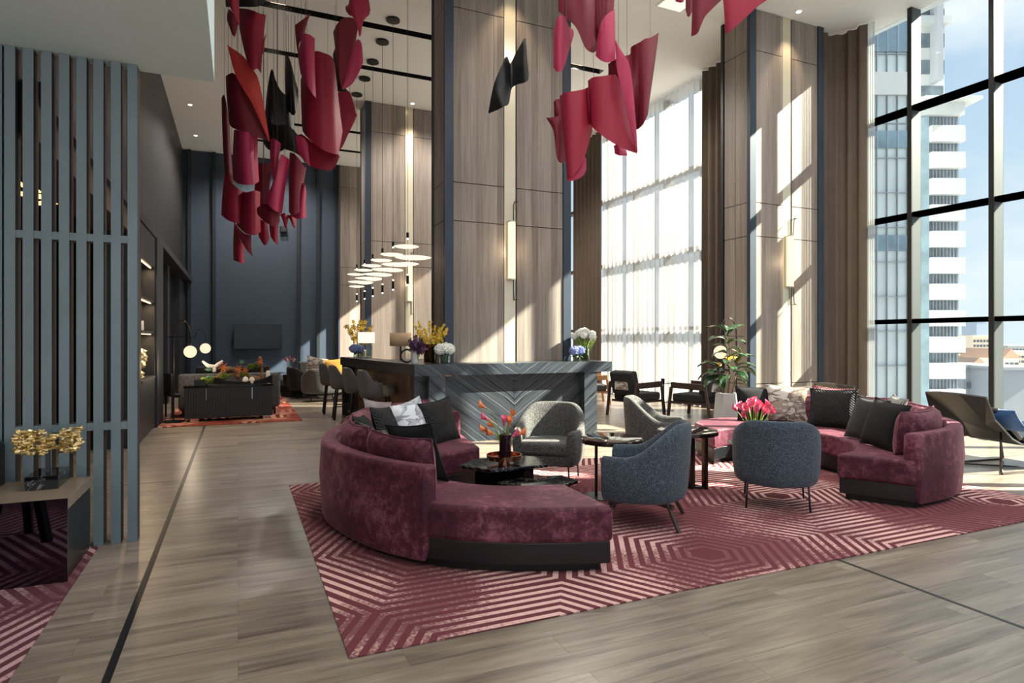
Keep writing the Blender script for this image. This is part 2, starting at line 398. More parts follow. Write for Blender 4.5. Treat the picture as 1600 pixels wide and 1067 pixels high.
# ---- floor: planks run along x, rows .18 wide, half lapped
floor = struct('floor', 'weathered oak plank floor running through the whole lobby')
MB().box(-6, 10.75, -4, 20.9, -.12, -.014).obj('subfloor', M['dark'], floor)
def plank_box(mb, x, y): mb.box(x+.0006, x+1.3994, y+.0006, y+.1794, -.0135, 0)
spots = []
for r in range(-22, 116):
    y = .18*r
    for k in range(-6, 70):
        x = 1.4*(k-.5*r)
        if x < -6 or x+1.4 > 10.76: continue
        cx, cy = x+.7, y+.09
        d = cx*.4035+cy*.915; rr = cx*.915-cy*.4035
        vis = d > 1.6 and abs(rr/d) < .9 and not (.6 < cx < 5.6 and 3.1 < cy < 6.7)
        spots.append((cx*cx+cy*cy if vis else 1e6+cx*cx+cy*cy, x, y))
spots.sort()
_pm = MB(); plank_box(_pm, 0, 0); plank = _pm.obj('plank', M['floor'], floor); plank.location = (spots[0][1], spots[0][2], 0)
for _, x, y in spots[1:300]:
    o = plank.copy(); COL.objects.link(o); o.location = (x, y, 0)
rest = MB()
for _, x, y in spots[300:]: plank_box(rest, x, y)
rest.obj('floor_planks', M['floor'], floor, fix=False, kind='stuff')
t = struct('trim_1', 'long black inlay line in the floor on the left'); MB().box(-.53, -.495, -3, 20.4, -.01, .0015).obj('inlay_strip', M['black'], t)
t = struct('trim_2', 'thin black inlay line in the floor at lower right'); MB().box(3.597, 3.622, -3, 2.88, -.01, .0015).obj('inlay_strip', M['black'], t)
t = struct('trim_3', 'fine cross joint in the floor beyond the slatted screen'); MB().box(-1.2, -.54, 7.2, 7.212, -.01, .001).obj('inlay_strip', M['darkwood'], t)

# ---- ceiling with dark linear slots
ceil = struct('ceiling', 'high pale ceiling with black linear slots')
SL = [11.15, 12.93, 17.1, 18.87]; ys = [-4]
for y in SL: ys += [y-.1, y+.1]
ys.append(20.9)
mb = MB()
mb.box(-1.7, 10.75, -4, 8.7, HC, HC+.3); ys[0] = 8.7; XE = 9.42
for i in range(0, len(ys), 2): mb.box(-1.7, XE, ys[i], ys[i+1], HC, HC+.3)
for y in SL: mb.box(-1.7, .32, y-.1, y+.1, HC, HC+.3); mb.box(6.98, XE, y-.1, y+.1, HC, HC+.3)
mb.obj('ceiling_board', M['ceil'], ceil)
for y in SL: MB().box(.3, 7.0, y-.12, y+.12, HC+.16, HC+.2).box(.3, 7.0, y-.104, y-.096, HC+.001, HC+.16).box(.3, 7.0, y+.096, y+.104, HC+.001, HC+.16).obj('ceiling_slot', M['black_fab'], ceil)
sf = struct('ceiling_2', 'low pale soffit slab over the left foreground'); MB().box(-6, -.167, -4, 5.28, 3.42, HC).obj('soffit_slab', M['soffit'], sf)

# ---- walls
wl = struct('wall_left', 'tall dark ribbed panel wall along the left side')
MB().box(-1.72, -1.5, 5.3, 20.9, 3.25, HC-.001).obj('ribbed_panel', M['darkrib'], wl)
MB().box(-1.72, -1.24, 5.3, 20.6, 3.12, 3.25).obj('header_beam', M['dark'], wl)
MB().box(-1.72, -1.3, 5.3, 9.6, 2.86, 3.12).obj('bulkhead', M['bulk'], wl)
MB().box(-1.72, -1.25, 9.6, 10.05, 0, 3.12).obj('wall_panel', M['dark'], wl)
MB().box(-1.72, -1.22, 11.7, 12.6, 0, 3.12).obj('pilaster', M['navy_d'], wl)
MB().box(-1.72, -1.45, 12.6, 13.2, 0, 3.12).obj('wall_panel', M['dark'], wl)
MB().box(-1.72, -1.45, 15.9, 16.3, 0, 3.12).obj('wall_panel', M['dark'], wl)
MB().box(-1.72, -1.45, 19.0, 20.7, 0, 3.12).obj('wall_panel', M['dark'], wl)
MB().box(-6, -1.72, 13.0, 13.2, 0, 4.2).obj('inner_wall', M['inner'], wl)
MB().box(-6.2, -6, 5.3, 13.2, 0, 4.2).obj('inner_wall', M['inner'], wl)
MB().box(-6.2, -1.72, 5.3, 13.2, 4.2, 4.4).obj('inner_ceiling', M['inner'], wl)
MB().box(-4.4, -3.6, 8.2, 8.5, 0, 4.2).obj('inner_wall', M['bulk'], wl)
for i, (a, b) in enumerate(((13.2, 15.9), (16.3, 19.0))):
    d = struct('door_%d' % (i+1), ('nearer', 'farther')[i]+' tall dark recessed door in the left wall')
    MB().box(-1.72, -1.6, a, b, 0, 3.12).obj('door_leaf', M['leather'], d)
    MB().box(-1.6, -1.585, (a+b)/2-.02, (a+b)/2+.02, 0, 3.1).obj('door_seam', M['black'], d)
ws = struct('wall_screen', 'solid blue-grey wall left of the slatted screen'); MB().box(-6, -1.445, 5.17, 5.3, 0, 3.42).obj('wall_board', M['slat'], ws)
w3 = struct('wall_entrance', 'pale wall far left beyond the picture'); MB().box(-6.2, -6, -4, 5.3, 0, 3.42).obj('wall_board', M['wallw'], w3)

wb = struct('wall_back', 'navy back wall with vertical dark battens')
XB = [-1.72, -1.32, -.66, 1.735, 2.33, 2.9]
for a, b in zip(XB, XB[1:]): MB().box(a+.02, b-.02, 20.66, 20.8, 0, HC-.001).obj('panel', M['navy'], wb)
for a in XB[1:]: MB().box(a-.045, a+.045, 20.56, 20.8, 0, HC-.001).obj('batten', M['navy_d'], wb)
MB().box(-1.7, 2.9, 20.62, 20.66, 0, .12).obj('skirting', M['navy_d'], wb)
MB().box(2.9, 9.42, 20.68, 20.9, 0, HC-.001).obj('panel', M['wood'], wb)
wr = struct('wall_right', 'unseen solid pale wall right of the camera, added to block sun'); MB().box(10.37, 10.75, -4, 1.55, 0, HC).obj('wall_board', M['wallw'], wr)  # unseen; its end is set to keep sun off the near sofa
wp = struct('wall_pier', 'short wall step behind the right column'); MB().box(9.62, 10.75, 8.2, 8.7, 0, HC).obj('wall_board', M['wallw'], wp)

# ---- clad columns
ZJ = [0, .69, 3.2, 3.77, 6.35, HC-.004]
def column(label, x0, x1, y0, y1, pw=.12, cw=.21, side=True):
    """x0..x1 overall front width with corner posts; panels stand 12 mm apart on a dark core"""
    c = thing('column', label, 'column', ((x0+x1)/2, (y0+y1)/2, 0), group='wood clad columns')
    ox, oy = c.location.x, c.location.y
    def B(nm, m, a, b, cc, d, e, f, **k):
        return MB().box(a-ox, b-ox, cc-oy, d-oy, e, f).obj(nm, m, c, **k)
    B('core', M['darkpost'], x0+.03, x1-.03, y0+.03, y1-.02, 0, HC-.004)
    xm = (x0+x1)/2; g = .006
    for a, b in zip(ZJ, ZJ[1:]):
        for p, q in ((x0+pw, xm-cw/2), (xm+cw/2, x1-pw)): B('panel', M['wood'], p+g, q-g, y0, y0+.03, a+g, b-g)
        if side:
            ym = (y0+y1)/2
            for p, q in ((y0+.06, ym), (ym, y1-.07)): B('panel', M['wood'], x0, x0+.03, p+g, q-g, a+g, b-g)
    B('light_strip', M['chan'], xm-cw/2+.012, xm+cw/2-.012, y0+.012, y0+.03, 0, HC-.004)
    B('corner_post', M['post'], x0-.015, x0+pw, y0-.02, y0+.05, 0, HC-.004)
    B('corner_post', M['post'], x1-pw, x1+.015, y0-.02, y0+.05, 0, HC-.004)
    if side: B('corner_post', M['darkpost'], x0-.015, x0+.03, y1-.06, y1, 0, HC-.004)
    return c, xm
c1, xm1 = column('central wood clad column rising behind the marble bar', 2.776, 4.847, 8.71, 9.38)
c3, xm3 = column('wood clad column behind the hanging disc pendants', 2.746, 4.82, 14.72, 15.4)
c4, xm4 = column('wood clad column flat against the back wall', 2.955, 5.0, 20.5, 20.68, pw=.03, side=False)
c2, xm2 = column('right wood clad column beside the tall window', 7.9, 9.61, 7.962, 8.64)

# ---- window walls
def glazing(name, label, xi, xo, y0, y1, ms, zs, skip=()):
    w = struct(name, label)
    MB().box(xi-.02, xo+.03, y0, y1, 0, .14).obj('sill', M['fin'], w)
    for y in ms:
        f = MB().box(xi+.03, xo, y-.034, y+.034, 0, HC).obj('mullion', M['fin'], w)
        MB().box(xi, xi+.03, y-.037, y+.037, 0, HC).obj('mullion_cap', M['mull'], f)
    yy = [y0]+ms+[y1]
    for a, b in zip(yy, yy[1:]):
        for z in zs: MB().box(xi+.02, xo-.02, a+.036, b-.036, z, z+.075).obj('transom', M['mull'], w)
        zz = [.14]+zs+[HC]
        for p, q in zip(zz, zz[1:]): MB().box(xo-.012, xo, a+.034, b-.034, p+.04, q-.0).obj('pane', M['glass'], w)
    return w
glazing('window_1', 'tall right window wall with dark mullions', 10.37, 10.62, 1.55, 8.2, [8.13-1.245*i for i in range(0, 6)], [1.72, 3.52, 5.32])
glazing('window_2', 'window wall behind the sheer curtain', 9.15, 9.4, 8.7, 20.6, [9.4+1.24*i for i in range(9)], [1.66, 3.42, 5.2])

# ---- curtains
def curtain(name, label, pts, z0, z1, amp, per, mat, kind=None, hem=.02):
    P = crom(pts, 12); L = sum((b-a).length for a, b in zip(P, P[1:])); n = max(40, int(L/per*10))
    P = crom(pts, n); mb = MB(); random.seed(len(label))
    ph = 0; off = []
    for i in range(n):
        ph += 2*PI/10*random.uniform(.7, 1.35); off.append(amp*math.sin(ph)*random.uniform(.75, 1.1))
    def fn(u, v):
        i = min(n-1, round(u*(n-1))); p = P[i]; d = (P[min(n-1, i+1)]-P[max(0, i-1)]).normalized(); q = Vector((-d.y, d.x, 0))*off[i]*(1-.35*v)
        return (p.x+q.x, p.y+q.y, z0+(z1-z0)*v)
    mb.grid(fn, n-1, 4)
    o = mb.obj(name, mat, smooth=True, fix=False); tag(o, label, 'curtain'); return o
curtain('drape', 'taupe drape gathered between the right column and the window', [(9.68, 8.06, 0), (9.95, 8.08, 0), (10.1, 8.0, 0), (10.16, 7.8, 0), (10.17, 7.52, 0)], .02, HC-.01, .06, .22, M['drape'])
curtain('drape', 'taupe drape at the right end of the sheer curtain', [(8.9, 9.1, 0), (8.9, 10.24, 0)], .02, HC-.01, .075, .22, M['drape'])
curtain('drape', 'taupe drape behind the white flowers on the bar', [(8.9, 14.2, 0), (8.92, 15.75, 0)], .02, HC-.01, .075, .22, M['drape'])
curtain('sheer_curtain', 'long white sheer curtain over the middle window', [(9.0, 10.2, 0), (9.0, 14.3, 0)], .02, HC-.01, .055, .2, M['sheer'])
curtain('sheer_curtain', 'narrow white lining edge beside the right window glass', [(10.2, 7.53, 0), (10.22, 7.40, 0)], .02, HC-.01, .02, .08, M['sheer'])

# ---- ceiling lamps, and fill downlights added over the seating
def downlight(x, y, label, e=60, z=HC, ang=50):
    t = thing('downlight', label, 'ceiling light', (x, y, z), group='recessed ceiling lamps')
    MB().lathe([(.06, -.012), (.06, 0)], n=20).obj('trim_ring', M['ceil'], t)
    MB().cyl((0, 0), .042, -.016, -.011, 16).obj('lens', M['spot'], t)
    if e:
        l = bpy.data.lights.new('downlight_lamp', 'SPOT'); l.energy = e; l.spot_size = R(ang); l.spot_blend = .6; l.color = (1, .76, .5) if ang < 150 else (1, .98, .96); l.shadow_soft_size = .04
        o = bpy.data.objects.new('downlight_lamp', l); COL.objects.link(o); o.parent = t; o.location = (0, 0, -.03)
downlight(-1.05, 16.64, 'nearer ceiling downlight by the left wall', 60)
downlight(-1.07, 19.1, 'farther ceiling downlight by the left wall', 60)
downlight(xm2, 7.72, 'ceiling downlight over the right column strip', 70, ang=70)
downlight(xm1, 8.42, 'ceiling downlight over the central column strip', 70, ang=70)
downlight(xm3, 14.43, 'ceiling downlight over the column behind the pendants', 70, ang=70)
for i, (x, y) in enumerate([(a, b) for b in (0.5, 3.2, 6.0) for a in (1.6, 4.8, 8.2)]):  # unseen lamps added to brighten the seating
    downlight(x, y, ('left', 'middle', 'right')[i % 3]+' added fill downlight of the '+('first', 'second', 'third')[i//3]+' row over the seating, above the picture', FILL, ang=165)
t = thing('ceiling_light', 'small square ceiling panel light at top right', 'ceiling light', (6.67, 8.37, HC))
MB().box(-.26, .26, -.2, .2, -.012, 0).obj('frame', M['ceil'], t); MB().box(-.23, .23, -.17, .17, -.016, -.012).obj('lens', M['disc'], t)
for i, (x, y) in enumerate(((.62, 11.15), (.62, 12.93), (4.4, 12.93), (6.4, 11.15), (.9, 17.1), (.9, 18.87))):
    t = thing('slot_lamp', ('slot lamp glowing at the left end of the nearer ceiling slot', 'slot lamp glowing at the left end of the second ceiling slot', 'slot lamp glowing in the second ceiling slot left of the column', 'slot lamp glowing at the right end of the nearer ceiling slot', 'slot lamp in the third ceiling slot behind the hanging sheets', 'slot lamp in the ceiling slot closest to the back wall')[i], 'ceiling light', (x, y, HC+.08), group='lamps in the ceiling slots')
    MB().box(-.14, .14, -.05, .05, 0, .05).obj('lamp_body', M['black'], t)
    MB().box(-.12, .12, -.04, .04, -.012, 0).obj('lens', M['spot'], t)
    if i < 2: continue
    l = bpy.data.lights.new('slot_spot', 'SPOT'); l.energy = 360; l.spot_size = R(150); l.spot_blend = .5; l.color = (1, .93, .84); l.shadow_soft_size = .05
    o = bpy.data.objects.new('slot_spot', l); COL.objects.link(o); o.parent = t; o.location = (0, 0, -.05)

# ---- slatted screen
t = thing('slatted_screen', 'tall blue-grey slatted screen at the left', 'screen', (-1.05, 5.22, 0))
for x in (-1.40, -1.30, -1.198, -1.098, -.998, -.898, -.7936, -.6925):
    m = MB().box(-.03, .03, -.06, .06, 0, 3.418); m.m = [1 if i in (3, 5) else 0 for i in range(6)]  # side faces darker than front and back
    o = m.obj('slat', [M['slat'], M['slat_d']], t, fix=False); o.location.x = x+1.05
for z in (2.135, .81): MB().box(-.375, .36, -.055, .055, z, z+.052).obj('rail', M['slat'], t)

# ---- exterior: towers and the low city, frame of the distant blocks
ex = Matrix.Rotation(R(-23.8), 4, 'Z')
def ext(name, label, cat='building', grp=None):
    return thing(name, label, cat, (0, 0, 0), R(-23.8), grp)
def lp(px, py, d): return ((px-800)/970*d, 1.45+(530-py)/970*d)
t = ext('city_ground', 'pale city ground far below the windows', 'ground'); t['kind'] = 'structure'
MB().box(-400, 900, 30, 1400, -16.2, -16).obj('ground_plate', M['ground'], t)
D = 60; K = D/970
t = ext('office_tower', 'slender white office tower with stacked balcony bands')
X = lambda px: (px-800)*K
Z = lambda py: 1.45+(530-py)*K
MB().box(X(1436), X(1502), D+.4, D+9, -16, Z(165)).obj('tower_core', M['twin'], t)
MB().box(X(1436), X(1453), D+.1, D+1, -16, Z(172)).obj('glass_corner', M['tgl_b'], t)
for i in range(15):
    y0 = 197+41.1*i
    MB().box(X(1453), X(1505.5), D-.3, D+8, Z(y0+25), Z(y0)).obj('balcony_band', M['tower'], t)
    m = MB()
    for k in range(9): m.box(X(1456+k*5.4), X(1456.7+k*5.4), D+.3, D+.5, Z(y0), Z(y0-16))
    m.obj('window_bars', M['conc'], t)
MB().box(X(1436), X(1505.5), D-.2, D+8, Z(180), Z(160)).obj('parapet', M['tower'], t)
MB().box(X(1436), X(1524), D-1, D+9, Z(160), Z(155)).obj('ledge', M['tower'], t)
MB().box(X(1436), X(1487), D+1, D+8, Z(155), Z(-120)).obj('upper_block', M['tower'], t)
MB().box(X(1446), X(1484), D+.9, D+1, Z(144), Z(128)).obj('slot_window', M['twin'], t)
for yy in (-35, 6, 45, 87):
    for a, b in ((1446, 1463), (1474, 1486)): MB().box(X(a), X(b), D+.9, D+1.02, Z(yy+22), Z(yy)).obj('window', M['twin'], t)
MB().box(X(1463), X(1472), D-.2, D+1, Z(125), Z(-120)).obj('fin', M['conc'], t)
MB().box(X(1440), X(1490), D+.2, D+1, Z(33), Z(22)).obj('ledge', M['tower'], t)
D = 46; K = D/970
t = ext('glass_building', 'pale glass curtain-wall building seen left of the tower')
MB().box(X(1300), X(1424), D, D+14, -16, Z(-140)).obj('glass_body', M['tglass'], t)
MB().box(X(1300), X(1424), D-.15, D+.1, Z(82), Z(30)).obj('blue_glazing', M['tgl_b'], t)
MB().box(X(1300), X(1424), D-.3, D+.1, Z(150), Z(115)).obj('white_band', M['tower'], t)
MB().box(X(1300), X(1424), D-.15, D+.1, Z(232), Z(205)).obj('blue_glazing', M['tgl_b'], t)
MB().box(X(1300), X(1424), D-.15, D+.1, Z(392), Z(368)).obj('blue_glazing', M['tgl_b'], t)
m = MB()
for k in range(8): m.box(X(1304+k*16), X(1304.7+k*16), D-.2, D, -16, Z(-140))
for k in range(15): m.box(X(1300), X(1424), D-.2, D, Z(-130+k*54), Z(-130.7+k*54))
m.obj('mullion_grid', M['conc'], t)
def lowblock(label, px0, px1, ytop, d, mat, rows=0, cols=0, gable=0, dep=14):
    k = d/970; x0, x1 = (px0-800)*k, (px1-800)*k; zt = 1.45+(530-ytop)*k
    t = ext('city_block', label, 'building', 'low city blocks beyond the window')
    MB().box(x0, x1, d, d+dep, -16, zt).obj('wall', mat, t)
    if gable: MB().prism([(x0-.3, 0), (x1+.3, 0), ((x0+x1)/2, gable)], 0, 1).xf(Matrix(((1,0,0,0),(0,0,dep,d),(0,1,0,zt),(0,0,0,1)))).obj('roof', M['roof'], t)
    else: MB().box(x0-.2, x1+.2, d-.3, d+dep, zt, zt+.35).obj('parapet', mat, t)
    for r in range(rows):
        for c in range(cols):
            a = x0+(x1-x0)*(c+.18)/cols; b = x0+(x1-x0)*(c+.82)/cols; z = zt-(r+.8)*(7.5*k)-.4
            MB().box(a, b, d-.12, d, z, z+3.6*k).obj('window', M['twin'], t)
lowblock('long grey block with a dark window strip right of the tower base', 1505, 1556, 574, 75, M['conc'])
k = 75/970
t = ext('sign_strip', 'dark window strip on the grey block facade', 'window'); MB().box((1510-800)*k, (1554-800)*k, 74.75, 74.95, 1.45+(530-606)*k, 1.45+(530-597)*k).obj('glazing', M['twin'], t)
lowblock('grey block with blank wall at the far right edge', 1566, 1640, 578, 70, M['conc'])
lowblock('cream block with five rows of windows', 1520, 1556, 526, 150, M['cream'], 5, 7)
lowblock('tall hazy bluish tower on the skyline', 1526, 1551, 496, 420, M['haze'])
lowblock('small cream house with rusty gable roof', 1520, 1541, 571, 95, M['cream'], 0, 0, 1.2)
lowblock('pink house between the cream blocks', 1526, 1538, 559, 120, M['pinkb'], 1, 3)
lowblock('cream house with flat roof right beside the tower', 1500, 1521, 556, 110, M['cream'], 1, 4)
lowblock('pale distant block left of the cream block', 1500, 1520, 528, 260, M['tower'], 4, 6)
lowblock('cream house with gable roof at far right', 1569, 1592, 560, 100, M['cream'], 1, 3, 1.6)
lowblock('pale distant block at the right picture edge', 1575, 1620, 541, 240, M['tower'], 3, 8)
lowblock('cream distant block at far right behind the gable', 1588, 1640, 551, 160, M['cream'], 3, 8)

# ================================================================== RUGS
RZ = .008
def rug(label, x0, x1, y0, y1, mat):
    o = MB().box(x0, x1, y0, y1, .0016, RZ).obj('rug', mat); return tag(o, label, 'rug')
rug('large plum rug with pink maze stripes under the velvet sofas', .46, 6.62, 2.87, 6.5, M['rug'])
rug('red striped rug under the black sideboard at the back', -1.2, 1.05, 11.62, 17.45, M['rug_b'])
rug('mauve striped rug corner under the mirrored console', -4.2, -.89, .4, 5.13, M['rug_c'])

# ================================================================== CURVED SOFAS
def sofa(label, O, I, s0, cush, tn=72):
    root = thing('curved_sofa', label, 'sofa', (O[0][0], O[0][1], RZ), group='curved plum velvet sofas')
    b = Vector((O[0][0], O[0][1], 0))
    P = [p-b for p in crom([(x, y, 0) for x, y in O], tn)]; Q = [p-b for p in crom([(x, y, 0) for x, y in I], tn)]
    N = [(q-p).normalized() for p, q in zip(P, Q)]
    # perpendicular of the outer line, pointing inwards
    T = [(P[min(tn-1, i+1)]-P[max(0, i-1)]).normalized() for i in range(tn)]
    G = [Vector((-d.y, d.x, 0)) for d in T]
    G = [g if g.dot(n) > 0 else -g for g, n in zip(G, N)]
    Z = lambda p, z: (p.x, p.y, z)
    def block(nm, m, ins, z0, z1, bev, e0=0, e1=0):
        r = []
        for i in range(tn):
            p, q = P[i]+N[i]*ins, Q[i]-N[i]*ins
            sh = T[i]*(e0 if i == 0 else (-e1 if i == tn-1 else 0)); p, q = p+sh, q+sh
            r.append([Z(p, z0), Z(q, z0), Z(q, z1), Z(p, z1)])
        return MB().loft(r).obj(nm, m, root, smooth=40, bevel=bev, seg=3)
    block('seat', M['velvet'], .02, .185, .405, .035)
    block('base_band', M['leather'], .035, .05, .19, .008, .015, .015)
    block('plinth', M['black'], .08, 0, .052, 0, .06, .06)
    i0 = int(s0*(tn-1)); r = []
    for i in range(i0, tn):
        o, n = P[i], G[i]
        r.append([Z(o+n*.02, .02), Z(o-n*.005, .35), Z(o+n*.012, .635), Z(o+n*.14, .635), Z(o+n*.15, .3)])
    MB().loft(r).obj('back_shell', M['velvet'], root, smooth=50, bevel=.028, seg=3)
    def curve(u):
        f = u*(tn-1); i = min(tn-2, int(f)); k = f-i
        return P[i].lerp(P[i+1], k), G[i].lerp(G[i+1], k).normalized()
    for a, c, zt in cush:
        mb = MB(); T_ = .2
        pr = lambda u, v: max(0, (1-abs(2*u-1)**5)*(1-abs(2*v-1)**3.2))**.42
        def fn(side):
            def f(u, v):
                o, n = curve(a+(c-a)*u); w = pr(u, v)
                off = .145+T_*.5+side*T_*.5*w
                # slight sag at the middle of the top and wrinkled surface
                z = .385+(zt-.385)*v - .018*math.sin(PI*u)*v + .006*math.sin(u*40+v*9)*w*side
                off += .05*(1-v)
                return tuple(o+n*off+Vector((0, 0, z)))
            return f
        mb.grid(fn(1), 20, 12); mb.grid(fn(-1), 20, 12)
        cu = mb.obj('back_cushion', M['velvet'], root, smooth=True, fix=True)
        f1 = fn(0); path = [f1(i/20, 1) for i in range(21)]
        path = [f1(0, i/8) for i in range(8)]+path+[f1(1, 1-i/8) for i in range(1, 9)]
        MB().tube(path, .008, 6).obj('piping', M['velvet'], cu, smooth=True)
    return root
sofa('curved plum velvet sofa at left front, its long bench end toward the camera',
     [(2.13,3.24),(1.75,3.36),(1.40,3.53),(1.12,3.74),(.875,4.06),(.696,4.5),(.60,5.03),(.66,5.55),(.88,6.1),(1.25,6.5),(1.75,6.72),(2.28,6.72)],
     [(2.15,3.96),(1.9,4.03),(1.68,4.13),(1.49,4.33),(1.37,4.65),(1.36,4.98),(1.5,5.25),(1.68,5.38),(1.88,5.46),(2.14,5.6)],
     .235, [(.25,.40,.77),(.41,.575,.78),(.585,.745,.79),(.755,.92,.79)])
sofa('curved plum velvet sofa on the right near the tall windows',
     [(5.23,6.2),(5.6,6.42),(6.0,6.42),(6.45,6.15),(6.8,5.7),(6.97,5.15),(6.95,4.6),(6.75,4.1),(6.4,3.72),(5.9,3.48),(5.26,3.40)],
     [(4.95,5.52),(5.25,5.62),(5.55,5.5),(5.78,5.2),(5.85,4.85),(5.73,4.47),(5.5,4.2),(5.25,4.05),(4.95,3.98)],
     .245, [(.26,.42,.78),(.43,.59,.78),(.60,.77,.77),(.79,.97,.79)])

# ---- throw pillows
def pillow(label, mat, w, h, th, loc, face, tilt=14, roll=0, group=None, sag=0):
    mb = MB()
    def fn(sd):
        def f(u, v):
            s, t = 2*u-1, 2*v-1
            x = w/2*s*(1-.09*(1-t*t)); z = h/2*t*(1-.09*(1-s*s))-sag*(1-s*s)*max(0, t)
            return (x, sd*th/2*max(0, (1-s*s)*(1-t*t))**.42, z)
        return f
    mb.grid(fn(-1), 14, 14); mb.grid(fn(1), 14, 14)
    o = mb.obj('throw_pillow', mat, smooth=True)
    o.location = loc; o.rotation_euler = (R(-tilt), R(roll), R(face+90))
    f1 = fn(0); per = [f1(i/10, 0) for i in range(10)]+[f1(1, i/10) for i in range(10)]+[f1(1-i/10, 1) for i in range(10)]+[f1(0, 1-i/10) for i in range(11)]
    MB().tube(per, .005, 5).obj('seam', mat, o, smooth=True)
    return tag(o, label, 'pillow', group)
pillow('black woven pillow farthest right on the left sofa', M['knit'], .44, .45, .15, (1.86, 6.03, .62), -62, 16, -6)
pillow('marbled white and grey pillow on the left sofa', M['camo'], .46, .46, .15, (1.56, 5.93, .63), -52, 18, -8)
pillow('black knitted pillow left of the marbled white pillow', M['knit'], .46, .42, .15, (1.28, 5.78, .62), -40, 20, 4)
pillow('plain black pillow deepest in the curve of the left sofa', M['black_fab'], .46, .4, .16, (1.02, 5.45, .60), -22, 22, 5)
pillow('taupe grey pillow corner behind the black knitted pillow', M['grey_fab'], .44, .44, .13, (1.28, 6.14, .63), -50, 14, 10)
pillow('dark grey pillow with marbled corner lying behind the nearest black pillow', M['tweed_d'], .5, .4, .15, (.98, 4.96, .60), 4, 24, 0)
pillow('small taupe pillow behind the nearest maroon back cushion', M['grey_fab'], .34, .34, .11, (.98, 5.2, .57), 0, 20, -10)
pillow('beige marbled pillow corner lying in front of the dark grey pillow', M['camo_b'], .38, .34, .12, (1.2, 4.94, .59), 20, 30, 12)
pillow('black pillow nearest the camera on the left sofa', M['black_fab'], .46, .46, .16, (1.21, 4.5, .61), 32, 18, 6)
pillow('marbled taupe pillow on the right sofa', M['camo_b'], .5, .46, .16, (6.32, 5.76, .64), -138, 14, 2)
pillow('black knitted pillow in the middle of the right sofa', M['knit'], .54, .48, .17, (6.42, 5.18, .63), -160, 15, -2)
pillow('black velvet pillow left of the marbled taupe pillow', M['black_fab'], .46, .46, .16, (6.05, 6.02, .62), -118, 14, 0)
pillow('ruched rose pillow peeping above the middle black pillow', M['ruched'], .46, .42, .13, (6.60, 5.34, .66), -155, 10, 3)
pillow('black pillow leaning at the near end of the right sofa', M['black_fab'], .5, .48, .2, (5.66, 4.0, .63), 160, 18, 4)
pillow('dark brown pillow behind the near black pillow on the right sofa', M['tweed_d'], .46, .46, .16, (5.9, 4.36, .63), 165, 20, 2)
pillow('black and cream striped pillow at the near end of the right sofa', M['stripe'], .46, .44, .13, (6.1, 4.26, .67), 140, 28, 2)

# ================================================================== UPHOLSTERED TUB CHAIRS
def tub_shell(w, d, z0, zs, ha, hb, arm=1.0, s0=.2, s1=.78, th=.085, lean=.03):
    """U shaped upholstered shell; opens to +x"""
    f = d*.43*arm
    pts = [(f, -w*.43), (f*.45, -w*.49), (-d*.12, -w*.485), (-d*.36, -w*.34), (-d*.5, 0), (-d*.36, w*.34), (-d*.12, w*.485), (f*.45, w*.49), (f, w*.43)]
    n = 45; P = crom([(x, y, 0) for x, y in pts], n); rings = []
    for i, p in enumerate(P):
        s = abs(2*i/(n-1)-1); h = ha+(hb-ha)*(1-smst(s0, s1, s))
        t = (P[min(n-1, i+1)]-P[max(0, i-1)]).normalized(); g = Vector((-t.y, t.x, 0))
        if g.dot(Vector((0, 0, 0))-p) < 0 and s < .8: g = -g
        if s >= .8: g = Vector((0, -1 if p.y > 0 else 1, 0))
        k = (h-ha)/(hb-ha+1e-6)
        q = lambda off, z: tuple(p+g*(off-lean*k*max(0, (z-zs)/(hb-zs)))+Vector((0, 0, z)))
        rings.append([q(.05, z0), q(.008, z0+.05), q(0, zs), q(0, h-.03), q(.018, h-.004), q(th-.02, h-.004), q(th, h-.035), q(th+.015*(1-k), zs), q(.09, z0)])
    return MB().loft(rings), P
def seat_outline(P, ins, front):
    c = Vector((sum(p.x for p in P)/len(P), 0, 0)); out = []
    for p in P[::3]:
        v = p-c; v = v*(1-ins/v.length); out.append((v.x+c.x, v.y))
    out[0] = (front, out[0][1]); out[-1] = (front, out[-1][1]); return out
def tub_chair(label, loc, face, fab, kind, w=.72, d=.70, hb=.78, ha=.55, grp='tweed tub armchairs', z0=.19):
    t = thing('tub_armchair', label, 'armchair', (loc[0], loc[1], RZ), R(face), grp)
    mb, P = tub_shell(w, d, z0, .40, ha, hb)
    mb.obj('shell', fab, t, smooth=70, sub=1)
    MB().prism(seat_outline(P, .09, d*.42), .30, .425).obj('seat_cushion', fab, t, smooth=40, bevel=.035, seg=3)
    MB().prism(seat_outline(P, .06, d*.40), z0+.005, .30).obj('seat_base', fab, t, smooth=40, bevel=.02)
    if kind == 'rod':
        for x in (-.25, .25):
            for y in (-.25, .25): MB().tube([(x*.95, y*.95, z0+.02), (x, y, 0)], .0085, 8).obj('leg', M['black'], t, smooth=True)
    else:
        for x in (-1, 1):
            for y in (-1, 1): MB().bar((x*.2, y*.2, z0), (x*.29, y*.28, 0), .03, .022).obj('leg', M['darkwood'], t, bevel=.004)
        MB().bar((-.24, -.22, z0-.02), (.24, .22, z0-.02), .03, .03).bar((-.24, .22, z0-.02), (.24, -.22, z0-.02), .03, .03).obj('leg_cross', M['darkwood'], t)
    return t
tub_chair('sunlit charcoal tweed armchair standing before the marble bar', (2.92, 5.66), 230, M['tweed'], 'rod')
tub_chair('charcoal tweed armchair in profile behind the two round tables', (4.32, 5.75), -40, M['tweed'], 'wood', hb=.80)
tub_chair('blue-grey tweed armchair nearest the velvet bench end', (2.97, 4.12), 138, M['tweed_b'], 'wood', hb=.80)
